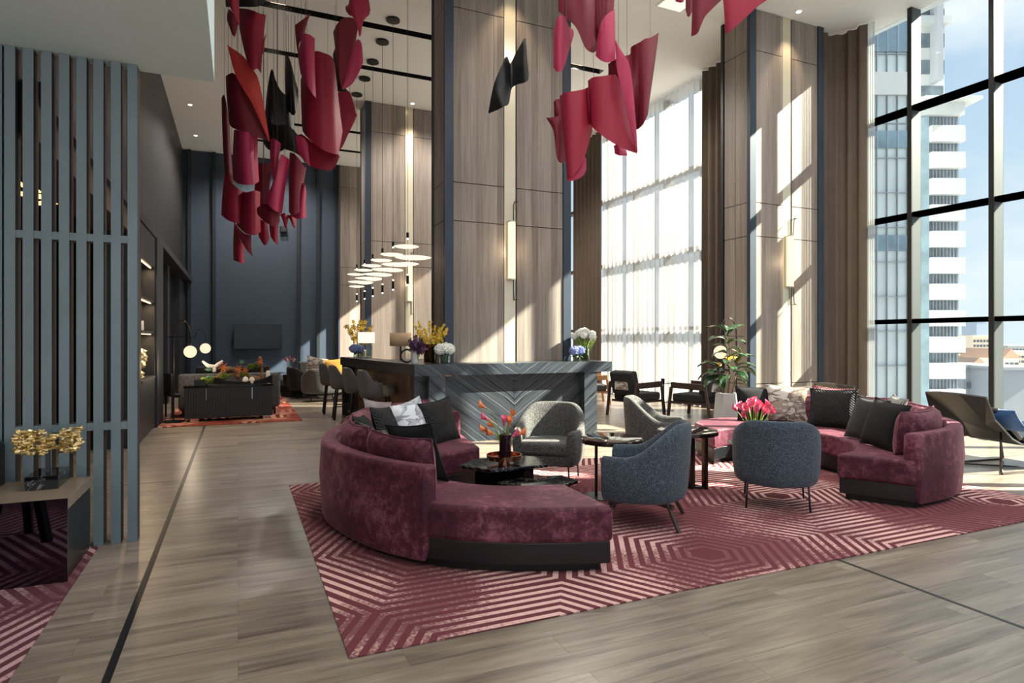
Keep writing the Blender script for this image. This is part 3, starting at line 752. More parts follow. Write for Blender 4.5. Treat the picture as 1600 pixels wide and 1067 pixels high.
tub_chair('dark blue-grey tweed armchair seen from behind', (4.335, 4.07), 47, M['tweed_b'], 'rod', hb=.765, ha=.6)

# ================================================================== SMALL TABLES OF THE SEATING GROUP
def hexpts(cx, cy, rx, ry, rot, k=6, cut=.62):
    p = []
    for i in range(k):
        a = 2*PI*i/k+rot; p.append((cx+rx*math.cos(a), cy+ry*math.sin(a)))
    return p
def coffee_table(label, c, up, lo, zu=.36, zl=.285):
    t = thing('coffee_table', label, 'coffee table', (c[0], c[1], RZ), group='black marble coffee tables')
    L = lambda pts: [(x-c[0], y-c[1]) for x, y in pts]
    MB().prism(L(up), zu-.03, zu).obj('upper_top', M['bmarble'], t, bevel=.008)
    MB().prism(L(lo), zl-.03, zl).obj('lower_top', M['bmarble'], t, bevel=.008)
    def sh(pts, k):
        p = L(pts); cx = sum(a for a, _ in p)/len(p); cy = sum(b for _, b in p)/len(p)
        return [(cx+(x-cx)*k, cy+(y-cy)*k) for x, y in p]
    MB().prism(sh(up, .66), 0, zu-.03).obj('upper_plinth', M['blackgloss'], t)
    MB().prism(sh(lo, .6), 0, zl-.03).obj('lower_plinth', M['blackgloss'], t)
    return t
coffee_table('two-tier black marble coffee table beside the left sofa', (2.15, 4.85),
    [(1.74,5.08),(1.95,5.27),(2.39,5.28),(2.56,5.12),(2.46,4.80),(1.91,4.78)], [(1.92,4.66),(2.0,4.42),(2.3,4.32),(2.56,4.45),(2.52,4.68),(2.2,4.74)])
coffee_table('two-tier black marble coffee table inside the right sofa', (5.02, 4.85),
    [(4.70,4.95),(4.82,5.18),(5.12,5.22),(5.3,5.0),(5.2,4.76),(4.86,4.74)], [(4.8,4.68),(4.86,4.44),(5.1,4.4),(5.32,4.5),(5.3,4.68),(5.05,4.72)])
t = thing('side_table', 'round mirror-topped side table left of the blue-grey armchair', 'side table', (3.13, 4.84, RZ))
MB().lathe([(.27, .525), (.278, .53), (.278, .54), (.272, .545)], n=40).obj('table_top', M['tabletop'], t, smooth=40)
MB().lathe([(.278, .50), (.284, .50), (.284, .53), (.278, .53)], n=40, cap=False).obj('rim', M['steel'], t, smooth=40)
MB().cyl((-.13, .05), .014, .012, .525, 14).obj('stem', M['black'], t, smooth=40)
MB().lathe([(.16, 0), (.16, .01), (.02, .014)], (-.1, .04), 32).obj('foot', M['black'], t, smooth=40)
t = thing('side_table', 'round bronze table on three flat legs between the armchairs', 'side table', (4.02, 4.86, RZ))
MB().lathe([(.275, .54), (.283, .545), (.283, .556), (.277, .56)], n=40).obj('table_top', M['tabletop'], t, smooth=40)
MB().lathe([(.283, .52), (.288, .52), (.288, .55), (.283, .55)], n=40, cap=False).obj('rim', M['steel'], t, smooth=40)
for x, y in ((.1, -.13), (.07, .02), (-.02, -.06)): MB().box(x-.014, x+.014, y-.03, y+.03, 0, .54).obj('leg', M['steel'], t)
MB().bar((.1, -.13, .01), (-.2, .08, .01), .03, .02).bar((.07, .02, .01), (-.2, .08, .01), .03, .02).bar((.1, -.13, .01), (.07, .02, .01), .03, .02).obj('foot_frame', M['steel'], t)

# ---- tray, vases and flowers
def vase(label, prof, mat, loc, n=20, wall=.006):
    """open vessel: outer wall, lip, inner wall"""
    inner = [(max(.002, r-wall), z+(wall if i == 0 else 0)) for i, (r, z) in enumerate(prof)]
    o = MB().lathe(prof+inner[::-1], n=n, cap=False).obj('vase', mat, smooth=40); o.location = loc
    return tag(o, label, 'vase')
tag(MB().lathe([(.05, 0), (.05, .03), (.15, .034), (.155, .075), (.148, .075), (.145, .042), (.01, .04)], n=36).obj('tray', M['copper'], smooth=35), 'round copper tray on the two-tier coffee table', 'tray').location = (2.13, 5.0, .369)
vase('smoked cylinder vase standing on the copper tray', [(.05, 0), (.052, .01), (.052, .21)], M['dglass'], (2.14, 5.0, .41))
def calla_mesh():
    mb = MB()
    def f(u, v):
        a = 2*PI*u; r = .010+.028*v**1.6; z = .075*v
        ex_ = (1+math.cos(a))/2; return (r*math.cos(a)*(1+.35*v*ex_), r*math.sin(a), z+.035*ex_*v*v)
    mb.grid(f, 12, 6); mb.tube([(0, 0, .02), (.002, 0, .06)], .004, 6)
    return mb
def bouquet(label, loc, petal, tips, base_r, base_z, petal2=None, sc_=1.0, arch=.1):
    """calla lilies: each flower and each stem is a part"""
    t = thing('bouquet', label, 'flowers', loc); first = {}
    for i, (x, y, z) in enumerate(tips):
        a = 2*PI*i*.38; b = Vector((base_r*math.cos(a), base_r*math.sin(a), base_z)); e = Vector((x, y, z))
        m = b.lerp(e, .45)+Vector((0, 0, arch*(e-b).length))
        pts = [(1-k)**2*b+2*k*(1-k)*m+k*k*e for k in [j/7 for j in range(8)]]
        MB().tube(pts, .0045*sc_, 6).obj('stem', M['stem'], t, smooth=True)
        mt = petal2 if (petal2 and i % 3 == 1) else petal
        if mt.name not in first:
            o = calla_mesh().obj('flower', mt, t, smooth=True, fix=False); first[mt.name] = o
        else:
            o = first[mt.name].copy(); COL.objects.link(o); o.parent = t
        d = (pts[-1]-pts[-2]).normalized(); o.location = e-d*.01
        o.rotation_euler = d.to_track_quat('Z', 'X').to_euler(); o.scale = (sc_,)*3
    return t
bouquet('spray of orange and pink calla lilies in the smoked vase', (2.14, 5.0, .41), M['orc'],
    [(-.16,.08,.44),(-.15,.05,.34),(-.16,.03,.25),(-.12,.0,.22),(-.02,-.02,.30),(.02,-.03,.29),(.06,.02,.35),(.06,-.03,.19),(.13,.0,.20),(-.09,.05,.27)], .018, .02, M['pk'], .78, .42)
vase('clear glass vase of pink callas on the right coffee table', [(.05, 0), (.055, .01), (.06, .15)], M['vglass'], (4.96, 4.94, .369))
_r = random.Random(3); tips = []
for i in range(26):
    a = 2*PI*i*.381966; q = (i/26)**.5; tips.append((.19*q*math.cos(a), .19*q*math.sin(a), .42-.12*q+_r.uniform(-.03, .03)))
bouquet('dense bunch of pink calla lilies in clear glass', (4.96, 4.94, .369), M['pk'], tips, .03, .02, None, .78, .25)

# ---- rubber plant in a planter
t = thing('planter', 'tall faceted grey-white planter behind the right sofa', 'planter', (6.35, 6.82, 0), R(10))
hx = lambda r: [(r*math.cos(2*PI*i/6+.3), r*math.sin(2*PI*i/6+.3)) for i in range(6)]
MB().loft([[(x, y, z) for x, y in hx(r)] for r, z in ((.225, 0), (.165, .69), (.145, .69), (.14, .64))]).obj('pot', M['planter'], t, fix=True)
MB().cyl((0, 0), .135, .60, .65, 16).obj('soil', M['soil'], t)
t = thing('rubber_plant', 'rubber plant with broad green leaves in the faceted planter', 'plant', (6.35, 6.82, .64), R(-23.8))
stems = [[(0, 0, 0), (.03, 0, .3), (.0, .02, .6), (-.02, 0, .92)], [(-.04, .02, 0), (-.1, .03, .2), (-.13, .02, .42)], [(.04, -.02, 0), (.1, -.02, .25), (.13, .0, .5)]]
for s_ in stems: MB().tube(crom(s_, 10), [.012-.0006*i for i in range(10)], 7).obj('stem', M['bark'], t, smooth=True)
def leaf_mesh(mat):
    def f(u, v):
        w = .05*math.sin(PI*min(1, u*.97+.03))**.75; s = 2*v-1
        return (.2*u, w*s, .012*abs(s)*1.2+.03*math.sin(u*PI*.9)-.05*u*u)
    return MB().grid(f, 9, 4).obj('leaf', mat, t, smooth=True, fix=False, solid=.002)
lf, ly = None, None
LV = [(.0,0,.92,70,20),(-.02,0,.9,170,25),(.0,0,.85,15,40),(-.01,0,.8,190,5),(0,0,.74,-60,10),(0,.0,.68,140,15),(.01,.0,.66,30,-5),(0,0,.6,200,0),(.01,0,.55,-30,10),(.02,0,.5,80,30),(.02,0,.46,240,10),
      (-.13,.02,.42,180,10),(-.13,.02,.4,120,20),(-.12,.02,.36,230,0),(-.12,.02,.33,160,-10),(-.11,.02,.28,200,-25),(-.1,.02,.24,260,-15),(-.12,.02,.4,90,35),
      (.13,0,.5,0,25),(.13,0,.48,60,35),(.12,0,.42,-40,10),(.12,0,.38,10,-8),(.11,0,.33,-70,-12),(.1,0,.28,30,-22),(.1,0,.24,-20,-35),(.12,0,.45,100,25),(0,0,.4,-90,0),(.02,0,.35,150,-10),(-.02,0,.3,-120,-15)]
for i, (x, y, z, a, up) in enumerate(LV):
    ye = i in (9, 17, 19)
    if ye and ly is None: ly = o = leaf_mesh(M['leaf_y'])
    elif not ye and lf is None: lf = o = leaf_mesh(M['leaf'])
    else: o = (ly if ye else lf).copy(); COL.objects.link(o)
    o.location = (x, y, z); o.rotation_euler = (_r.uniform(-.3, .3), -R(up), R(a)); o.scale = (_r.uniform(1.25, 1.6),)*3 if not ye else (.8, 1.1, .9)

# ================================================================== MARBLE BAR
bar = thing('bar_counter', 'long dark marble bar counter with chevron veined front', 'bar', (3.7, 8.3, 0))
def bx(nm, m, x0, x1, y0, y1, z0, z1, par=None, **k):
    return MB().box(x0-3.7, x1-3.7, y0-8.3, y1-8.3, z0, z1).obj(nm, m, par or bar, **k)
bx('front_top', M['marble'], 2.15, 5.25, 8.1, 8.68, .955, 1.11)
bx('front_panel', M['marble'], 2.57, 3.676, 8.27, 8.32, 0, .955)
bx('front_panel', M['marble'], 3.68, 4.79, 8.27, 8.32, 0, .955)
bx('pillar', M['marble'], 2.356, 2.585, 8.12, 8.5, 0, .955)
bx('pillar', M['marble'], 4.775, 4.995, 8.12, 8.5, 0, .955)
bx('side_recess', M['marble'], 2.2, 2.356, 8.3, 8.5, 0, .955)
bx('light_cove', M['copper'], 2.585, 2.7, 8.2, 8.22, .94, .955)
def quad(pts): return [(x-3.7, y-8.3) for x, y in pts]
MB().prism(quad([(2.16, 8.112), (2.46, 8.112), (2.46, 8.68), (2.15, 12.3), (1.80, 12.3)]), .957, 1.108).obj('side_top', M['blackwood'], bar, bevel=.004)
MB().prism(quad([(2.34, 8.5), (2.46, 8.5), (2.17, 12.2), (2.07, 12.2)]), 0, .957).obj('side_panel', plain('brown_marble_panel', srgb(128, 106, 84), .35, var=.35, vs=4), bar)
bx('end_panel', M['blackwood'], 1.83, 2.12, 12.2, 12.28, 0, .957)
bx('back_top', M['blackwood'], 2.5, 5.0, 9.5, 12.3, .96, 1.05)
bx('back_body', M['dark'], 2.6, 4.9, 9.6, 12.2, 0, .96)
# ---- bar stools
def make_stool():
    t = thing('bar_stool', '', 'bar stool', (0, 0, 0), 0, 'bar stools along the counter')
    mb, P = tub_shell(.54, .52, .54, .66, .80, .985, arm=.35, s0=.42, s1=.72, th=.05, lean=.03)
    mb.obj('backrest', M['gfab'], t, smooth=70, sub=1)
    o = [(-.16, -.17), (-.02, -.205), (.16, -.2), (.27, -.13), (.29, 0), (.27, .13), (.16, .2), (-.02, .205), (-.16, .17), (-.2, 0)]
    MB().prism(o, .57, .73).obj('seat', M['gfab_s'], t, smooth=40, bevel=.04, seg=3)
    for x in (-1, 1):
        for y in (-1, 1): MB().bar((x*.15+.02, y*.16, .6), (x*.21+.02, y*.2, 0), .03).obj('leg', M['blackwood'], t)
    MB().bar((.21, -.19, .24), (.21, .19, .24), .02).bar((-.17, -.19, .24), (-.17, .19, .24), .02).bar((-.17, -.19, .24), (.21, -.19, .24), .02).bar((-.17, .19, .24), (.21, .19, .24), .02).obj('footrest', M['blackwood'], t)
    return t
M['gfab'] = plain('taupe_stool_fabric', srgb(88, 82, 81), .85, var=.1, Sheen_Weight=.15)
M['gfab_s'] = plain('taupe_stool_seat', srgb(112, 100, 90), .8, var=.1, Sheen_Weight=.15)
s0 = make_stool()
for i, (x, y, a, l) in enumerate(((1.95, 9.65, -3, 'nearest grey bar stool of the row, behind the left sofa'), (1.87, 10.6, -3, 'second grey bar stool from the near end of the counter'), (1.78, 11.65, -4, 'third grey bar stool from the near end of the counter'), (1.72, 12.6, -4, 'farthest grey bar stool of the row along the counter'))):
    place(s0 if i == 0 else dup(s0), (x, y, 0), R(a), l)

# ---- on the bar: lamps, vases, flowers
BZ = 1.111
def petalball(c, r, n, size, mb, rnd, flat=1.0):
    for i in range(n):
        z = 1-2*(i+.5)/n; a = i*2.39996; q = (1-z*z)**.5
        d = Vector((q*math.cos(a), q*math.sin(a), z)); p = Vector(c)+Vector((d.x*r, d.y*r, d.z*r*flat))*rnd.uniform(.88, 1.05)
        u = d.cross(Vector((.3, .5, .8))).normalized(); w = d.cross(u)
        k = rnd.uniform(0, PI)
        u, w = u*math.cos(k)+w*math.sin(k), w*math.cos(k)-u*math.sin(k); s = size*rnd.uniform(.8, 1.2)
        mb.add([p-d*s*.3, p+u*s+d*s*.25, p+w*s*1.0+d*s*.35, p-u*s+d*s*.25, p-w*s+d*s*.35], [(0, 1, 2), (0, 2, 3), (0, 3, 4), (0, 4, 1)])
def stems_part(t, pairs, r=.004, mat='stem'):
    for a, b in pairs: MB().tube([a, Vector(a).lerp(Vector(b), .5)+Vector((0, 0, .02)), b], r, 6).obj('stem', M[mat], t, smooth=True)
def hydrangea(label, loc, heads, mat, zst=.02, leaves=5, size=.018):
    t = thing('bouquet', label, 'flowers', loc); rnd = random.Random(len(label))
    for x, y, z, r in heads:
        mb = MB(); mb.ball((x, y, z), r*.86, 12, 8, sz=.85); petalball((x, y, z), r, 110, size, mb, rnd, .85); mb.obj('flower_head', mat, t, fix=False, kind='stuff')
        stems_part(t, [((x*.3, y*.3, zst), (x*.9, y*.9, z-r*.6))], .005)
    for i in range(leaves):
        a = 2*PI*i/leaves+.4; x, y, z, r = heads[0]
        f = lambda u, v: (math.cos(a)*(.02+.09*u)-math.sin(a)*.03*math.sin(PI*u)*(2*v-1), math.sin(a)*(.02+.09*u)+math.cos(a)*.03*math.sin(PI*u)*(2*v-1), z-r*.75+.01*math.sin(u*3)-.05*u)
        MB().grid(f, 6, 3).obj('leaf', M['leaf'], t, smooth=True, fix=False, solid=.0015)
    return t
def spray(label, loc, sprays, mat, zst=.02, bs=.022, n=26, mat2=None):
    t = thing('bouquet', label, 'flowers', loc); rnd = random.Random(len(label)+1)
    for q, (x, y, z0, z1) in enumerate(sprays):
        a, b = Vector((x*.2, y*.2, zst)), Vector((x, y, z1)); m = Vector((x*.45, y*.45, (zst+z1)*.55))
        pt = lambda k: (1-k)**2*a+2*k*(1-k)*m+k*k*b
        MB().tube([pt(k/8) for k in range(9)], .004, 6).obj('stem', M['stem'], t, smooth=True)
        mb = MB()
        for i in range(n):
            k = .42+.58*i/n; p = pt(k)+Vector((rnd.gauss(0, 1), rnd.gauss(0, 1), rnd.gauss(0, .6)))*(.035*(1.25-k))
            ax = Vector((rnd.gauss(0, 1), rnd.gauss(0, 1)-.8, rnd.gauss(0, .6))).normalized(); u = ax.cross(Vector((.1, .2, 1))).normalized(); w = ax.cross(u)
            for j in range(5):
                g = 2*PI*j/5+i; d = u*math.cos(g)+w*math.sin(g); e = u*math.cos(g+.5)+w*math.sin(g+.5); h = u*math.cos(g-.5)+w*math.sin(g-.5)
                mb.add([p, p+e*bs*.7+ax*.004, p+d*bs*1.15, p+h*bs*.7+ax*.004], [(0, 1, 2, 3)])
        mb.obj('flower_spray', mat2 if (mat2 and q % 2) else mat, t, fix=False, kind='stuff')
    return t
vase('wide brown glass vase at the left corner of the bar', [(.085, 0), (.09, .01), (.1, .27)], M['bglass'], (2.52, 8.62, BZ), 24)
spray('tall fan of yellow orchids in the wide brown vase', (2.52, 8.62, BZ), [(-.24, .0, .2, .55), (-.17, .05, .2, .60), (-.08, -.02, .2, .50), (.0, .02, .2, .60), (.08, .04, .2, .52), (.15, -.03, .2, .5), (.22, .02, .2, .56), (.26, .0, .2, .50), (-.13, -.05, .2, .42), (.1, -.05, .2, .42)], M['yel'], n=30)
vase('slim grey vase of purple orchids on the bar', [(.05, 0), (.052, .01), (.05, .26)], M['planter'], (2.28, 8.58, BZ), 20)
spray('cluster of dark purple orchids beside the yellow orchids', (2.3, 8.56, BZ), [(-.1, -.04, .2, .34), (-.03, -.05, .2, .40), (.05, -.05, .2, .36), (.1, -.03, .2, .28), (.04, -.07, .2, .24), (.0, -.06, .2, .30)], M['pur'], bs=.036, n=16)
vase('short clear vase of white hydrangea on the bar', [(.075, 0), (.08, .01), (.078, .12)], M['vglass'], (2.66, 8.38, BZ), 20)
hydrangea('round white hydrangea heads at the left of the bar', (2.66, 8.38, BZ), [(-.06, 0, .2, .085), (.06, .02, .2, .09), (0, -.03, .215, .085)], M['wht'])
vase('tall clear vase of white roses at the right bar end', [(.075, 0), (.078, .01), (.085, .22)], M['vglass'], (5.0, 8.5, BZ), 20)
t = hydrangea('fan of white roses on long green stems at the right bar end', (5.0, 8.5, BZ), [(.19*math.cos(a)*q, .13*math.sin(a)*q, .47-.1*q*q, .052) for a, q in [(i*2.4, (i/11)**.5) for i in range(12)]], M['wht'], leaves=4, size=.02)
_rr = random.Random(5)
stems_part(t, [((_rr.uniform(-.05, .05), _rr.uniform(-.05, .05), .03), (_rr.uniform(-.17, .17), _rr.uniform(-.1, .1), .38)) for i in range(22)], .005)
vase('low clear vase of blue hydrangea at the right bar end', [(.06, 0), (.065, .01), (.06, .09)], M['vglass'], (4.78, 8.36, BZ), 20)
hydrangea('round blue hydrangea head beside the white roses', (4.78, 8.36, BZ), [(-.04, 0, .16, .08), (.045, -.01, .165, .08)], M['blu'])
vase('tall slender vase of yellow lilies at the far bar end', [(.04, 0), (.035, .02), (.06, .42)], M['vglass'], (2.1, 11.9, BZ), 18)
spray('spreading bunch of yellow lilies at the far bar end', (2.1, 11.9, BZ), [(-.25, 0, .3, .62), (-.12, .06, .3, .7), (.0, -.05, .3, .72), (.12, .05, .3, .7), (.25, 0, .3, .62), (-.18, -.08, .3, .55), (.18, -.08, .3, .56)], M['yel'], bs=.045, n=12)
vase('low glass vase of pale blue hydrangea at the far bar end', [(.06, 0), (.065, .01), (.06, .09)], M['vglass'], (1.99, 11.55, BZ), 18)
hydrangea('pale blue hydrangea near the far end of the bar', (1.99, 11.55, BZ), [(-.05, 0, .17, .09), (.05, 0, .165, .085)], M['blu'])
t = thing('table_lamp', 'lit white drum lamp at the far end of the bar', 'lamp', (2.17, 11.6, BZ))
MB().box(-.09, .09, -.06, .06, 0, .03).obj('base', M['chan'], t); MB().box(-.1, .1, -.05, .05, .03, .27).obj('glass_body', M['vglass'], t)
MB().lathe([(.15, .27), (.15, .47)], n=28, cap=False).obj('lamp_shade', M['shade'], t, smooth=40, solid=.004)
t = thing('table_lamp', 'tan drum lamp on the bar left of the yellow orchids', 'lamp', (2.4, 9.9, 1.051))
MB().lathe([(.08, 0), (.08, .015), (.014, .02), (.014, .3)], n=20).obj('base', M['black'], t, smooth=40)
MB().lathe([(.17, .29), (.17, .5)], n=28, cap=False).obj('lamp_shade', M['shade_t'], t, smooth=40, solid=.004)
o = tag(MB().tube([(.09*math.cos(a), 0, .09+.09*math.sin(a)) for a in [PI*2*i/22+.8 for i in range(20)]], .014, 8).obj('ring_ornament', M['black'], smooth=True), 'black open ring ornament on the bar by the purple orchids', 'ornament'); o.location = (2.19, 8.66, BZ+.014)
o = tag(MB().lathe([(.05, 0), (.05, .12), (.03, .14)], n=16).obj('canister', M['brass'], smooth=40), 'small gilt canister at the far end of the bar', 'canister'); o.location = (2.2, 12.05, BZ)

# ---- hanging disc pendants
def make_pendant():
    t = thing('disc_pendant', '', 'pendant light', (0, 0, 0), 0, 'disc pendants over the counter')
    MB().lathe([(.115, 0), (.12, -.01), (.12, -.035), (.0, -.04)][::-1], n=28).obj('canopy', M['black'], t, smooth=40)
    MB().tube([(0, 0, -.03), (0, 0, -4.7)], .004, 6).obj('cable', M['wire'], t)
    def disc(dx, z, r):
        p = MB().lathe([(.005, -.018), (r*.5, -.012), (r*.85, .0), (r, .012), (r*.8, .022), (r*.4, .03), (.005, .032)], (dx, 0), 32).obj('glass_disc', M['disc'], t, smooth=True); p.location = (0, 0, z)
    disc(-.02, -4.13, .2); disc(.09, -4.30, .29); disc(.0, -4.405, .18)
    for z, h in ((-3.98, .085), (-4.72, .14)):
        MB().cyl((0, 0), .022, z, z+h, 14).obj('lamp_tube', M['black'], t, smooth=40)
        MB().lathe([(.018, z-.022), (.006, z)], n=12).obj('lamp_tip', M['spot'], t, smooth=40)
    MB().lathe([(.006, -4.58), (.018, -4.56)], n=12).obj('lamp_tip', M['spot'], t, smooth=40)
    return t
p0 = make_pendant(); nm = ['nearest', 'second', 'third', 'fourth', 'fifth', 'farthest']
for i, y in enumerate((9.76, 10.78, 11.65, 12.57, 13.45, 14.4)):
    place(p0 if i == 0 else dup(p0), (2.48, y, HC), 0, nm[i]+' disc pendant of the row hanging over the bar stools')

# ---- column sconces
def sconce(label, x, y, z0=2.37, z1=3.23):
    t = thing('wall_sconce', label, 'wall light', (x, y, z0), group='tall glowing column sconces'); h = z1-z0
    MB().box(-.05, .05, -.02, .0, -.02, h+.02).obj('back_plate', M['chan'], t)
    MB().cyl((0, -.075), .055, 0, h, 24).obj('light_tube', M['tube'], t, smooth=40)
    MB().lathe([(.058, h), (.058, h+.02)], (0, -.075), 24).lathe([(.058, -.02), (.058, 0)], (0, -.075), 24).obj('end_caps', M['chan'], t, smooth=40)
    f = MB()
    for a, b in (((.06, -.01, -.32), (.06, -.01, h+.30)), ((.06, -.01, h+.30), (.06, -.16, h+.30)), ((.06, -.01, -.32), (.06, -.16, -.32)), ((.06, -.16, h+.3), (0, -.16, h+.3)), ((.06, -.16, -.32), (0, -.16, -.32)), ((0, -.16, h+.3), (0, -.13, h+.02)), ((0, -.16, -.32), (0, -.13, -.02))): f.bar(a, b, .009)
    f.obj('wire_frame', M['steel'], t)
    l = bpy.data.lights.new('sconce_lamp', 'POINT'); l.energy = 3.5; l.color = (1, .78, .52); l.shadow_soft_size = .05
    o = bpy.data.objects.new('sconce_lamp', l); COL.objects.link(o); o.parent = t; o.location = (0, -.2, h/2)
sconce('tall glowing sconce on the central column', xm1, 8.72)
sconce('tall glowing sconce on the right column', xm2, 7.972)
sconce('tall glowing sconce on the column behind the pendants', xm3, 14.73)

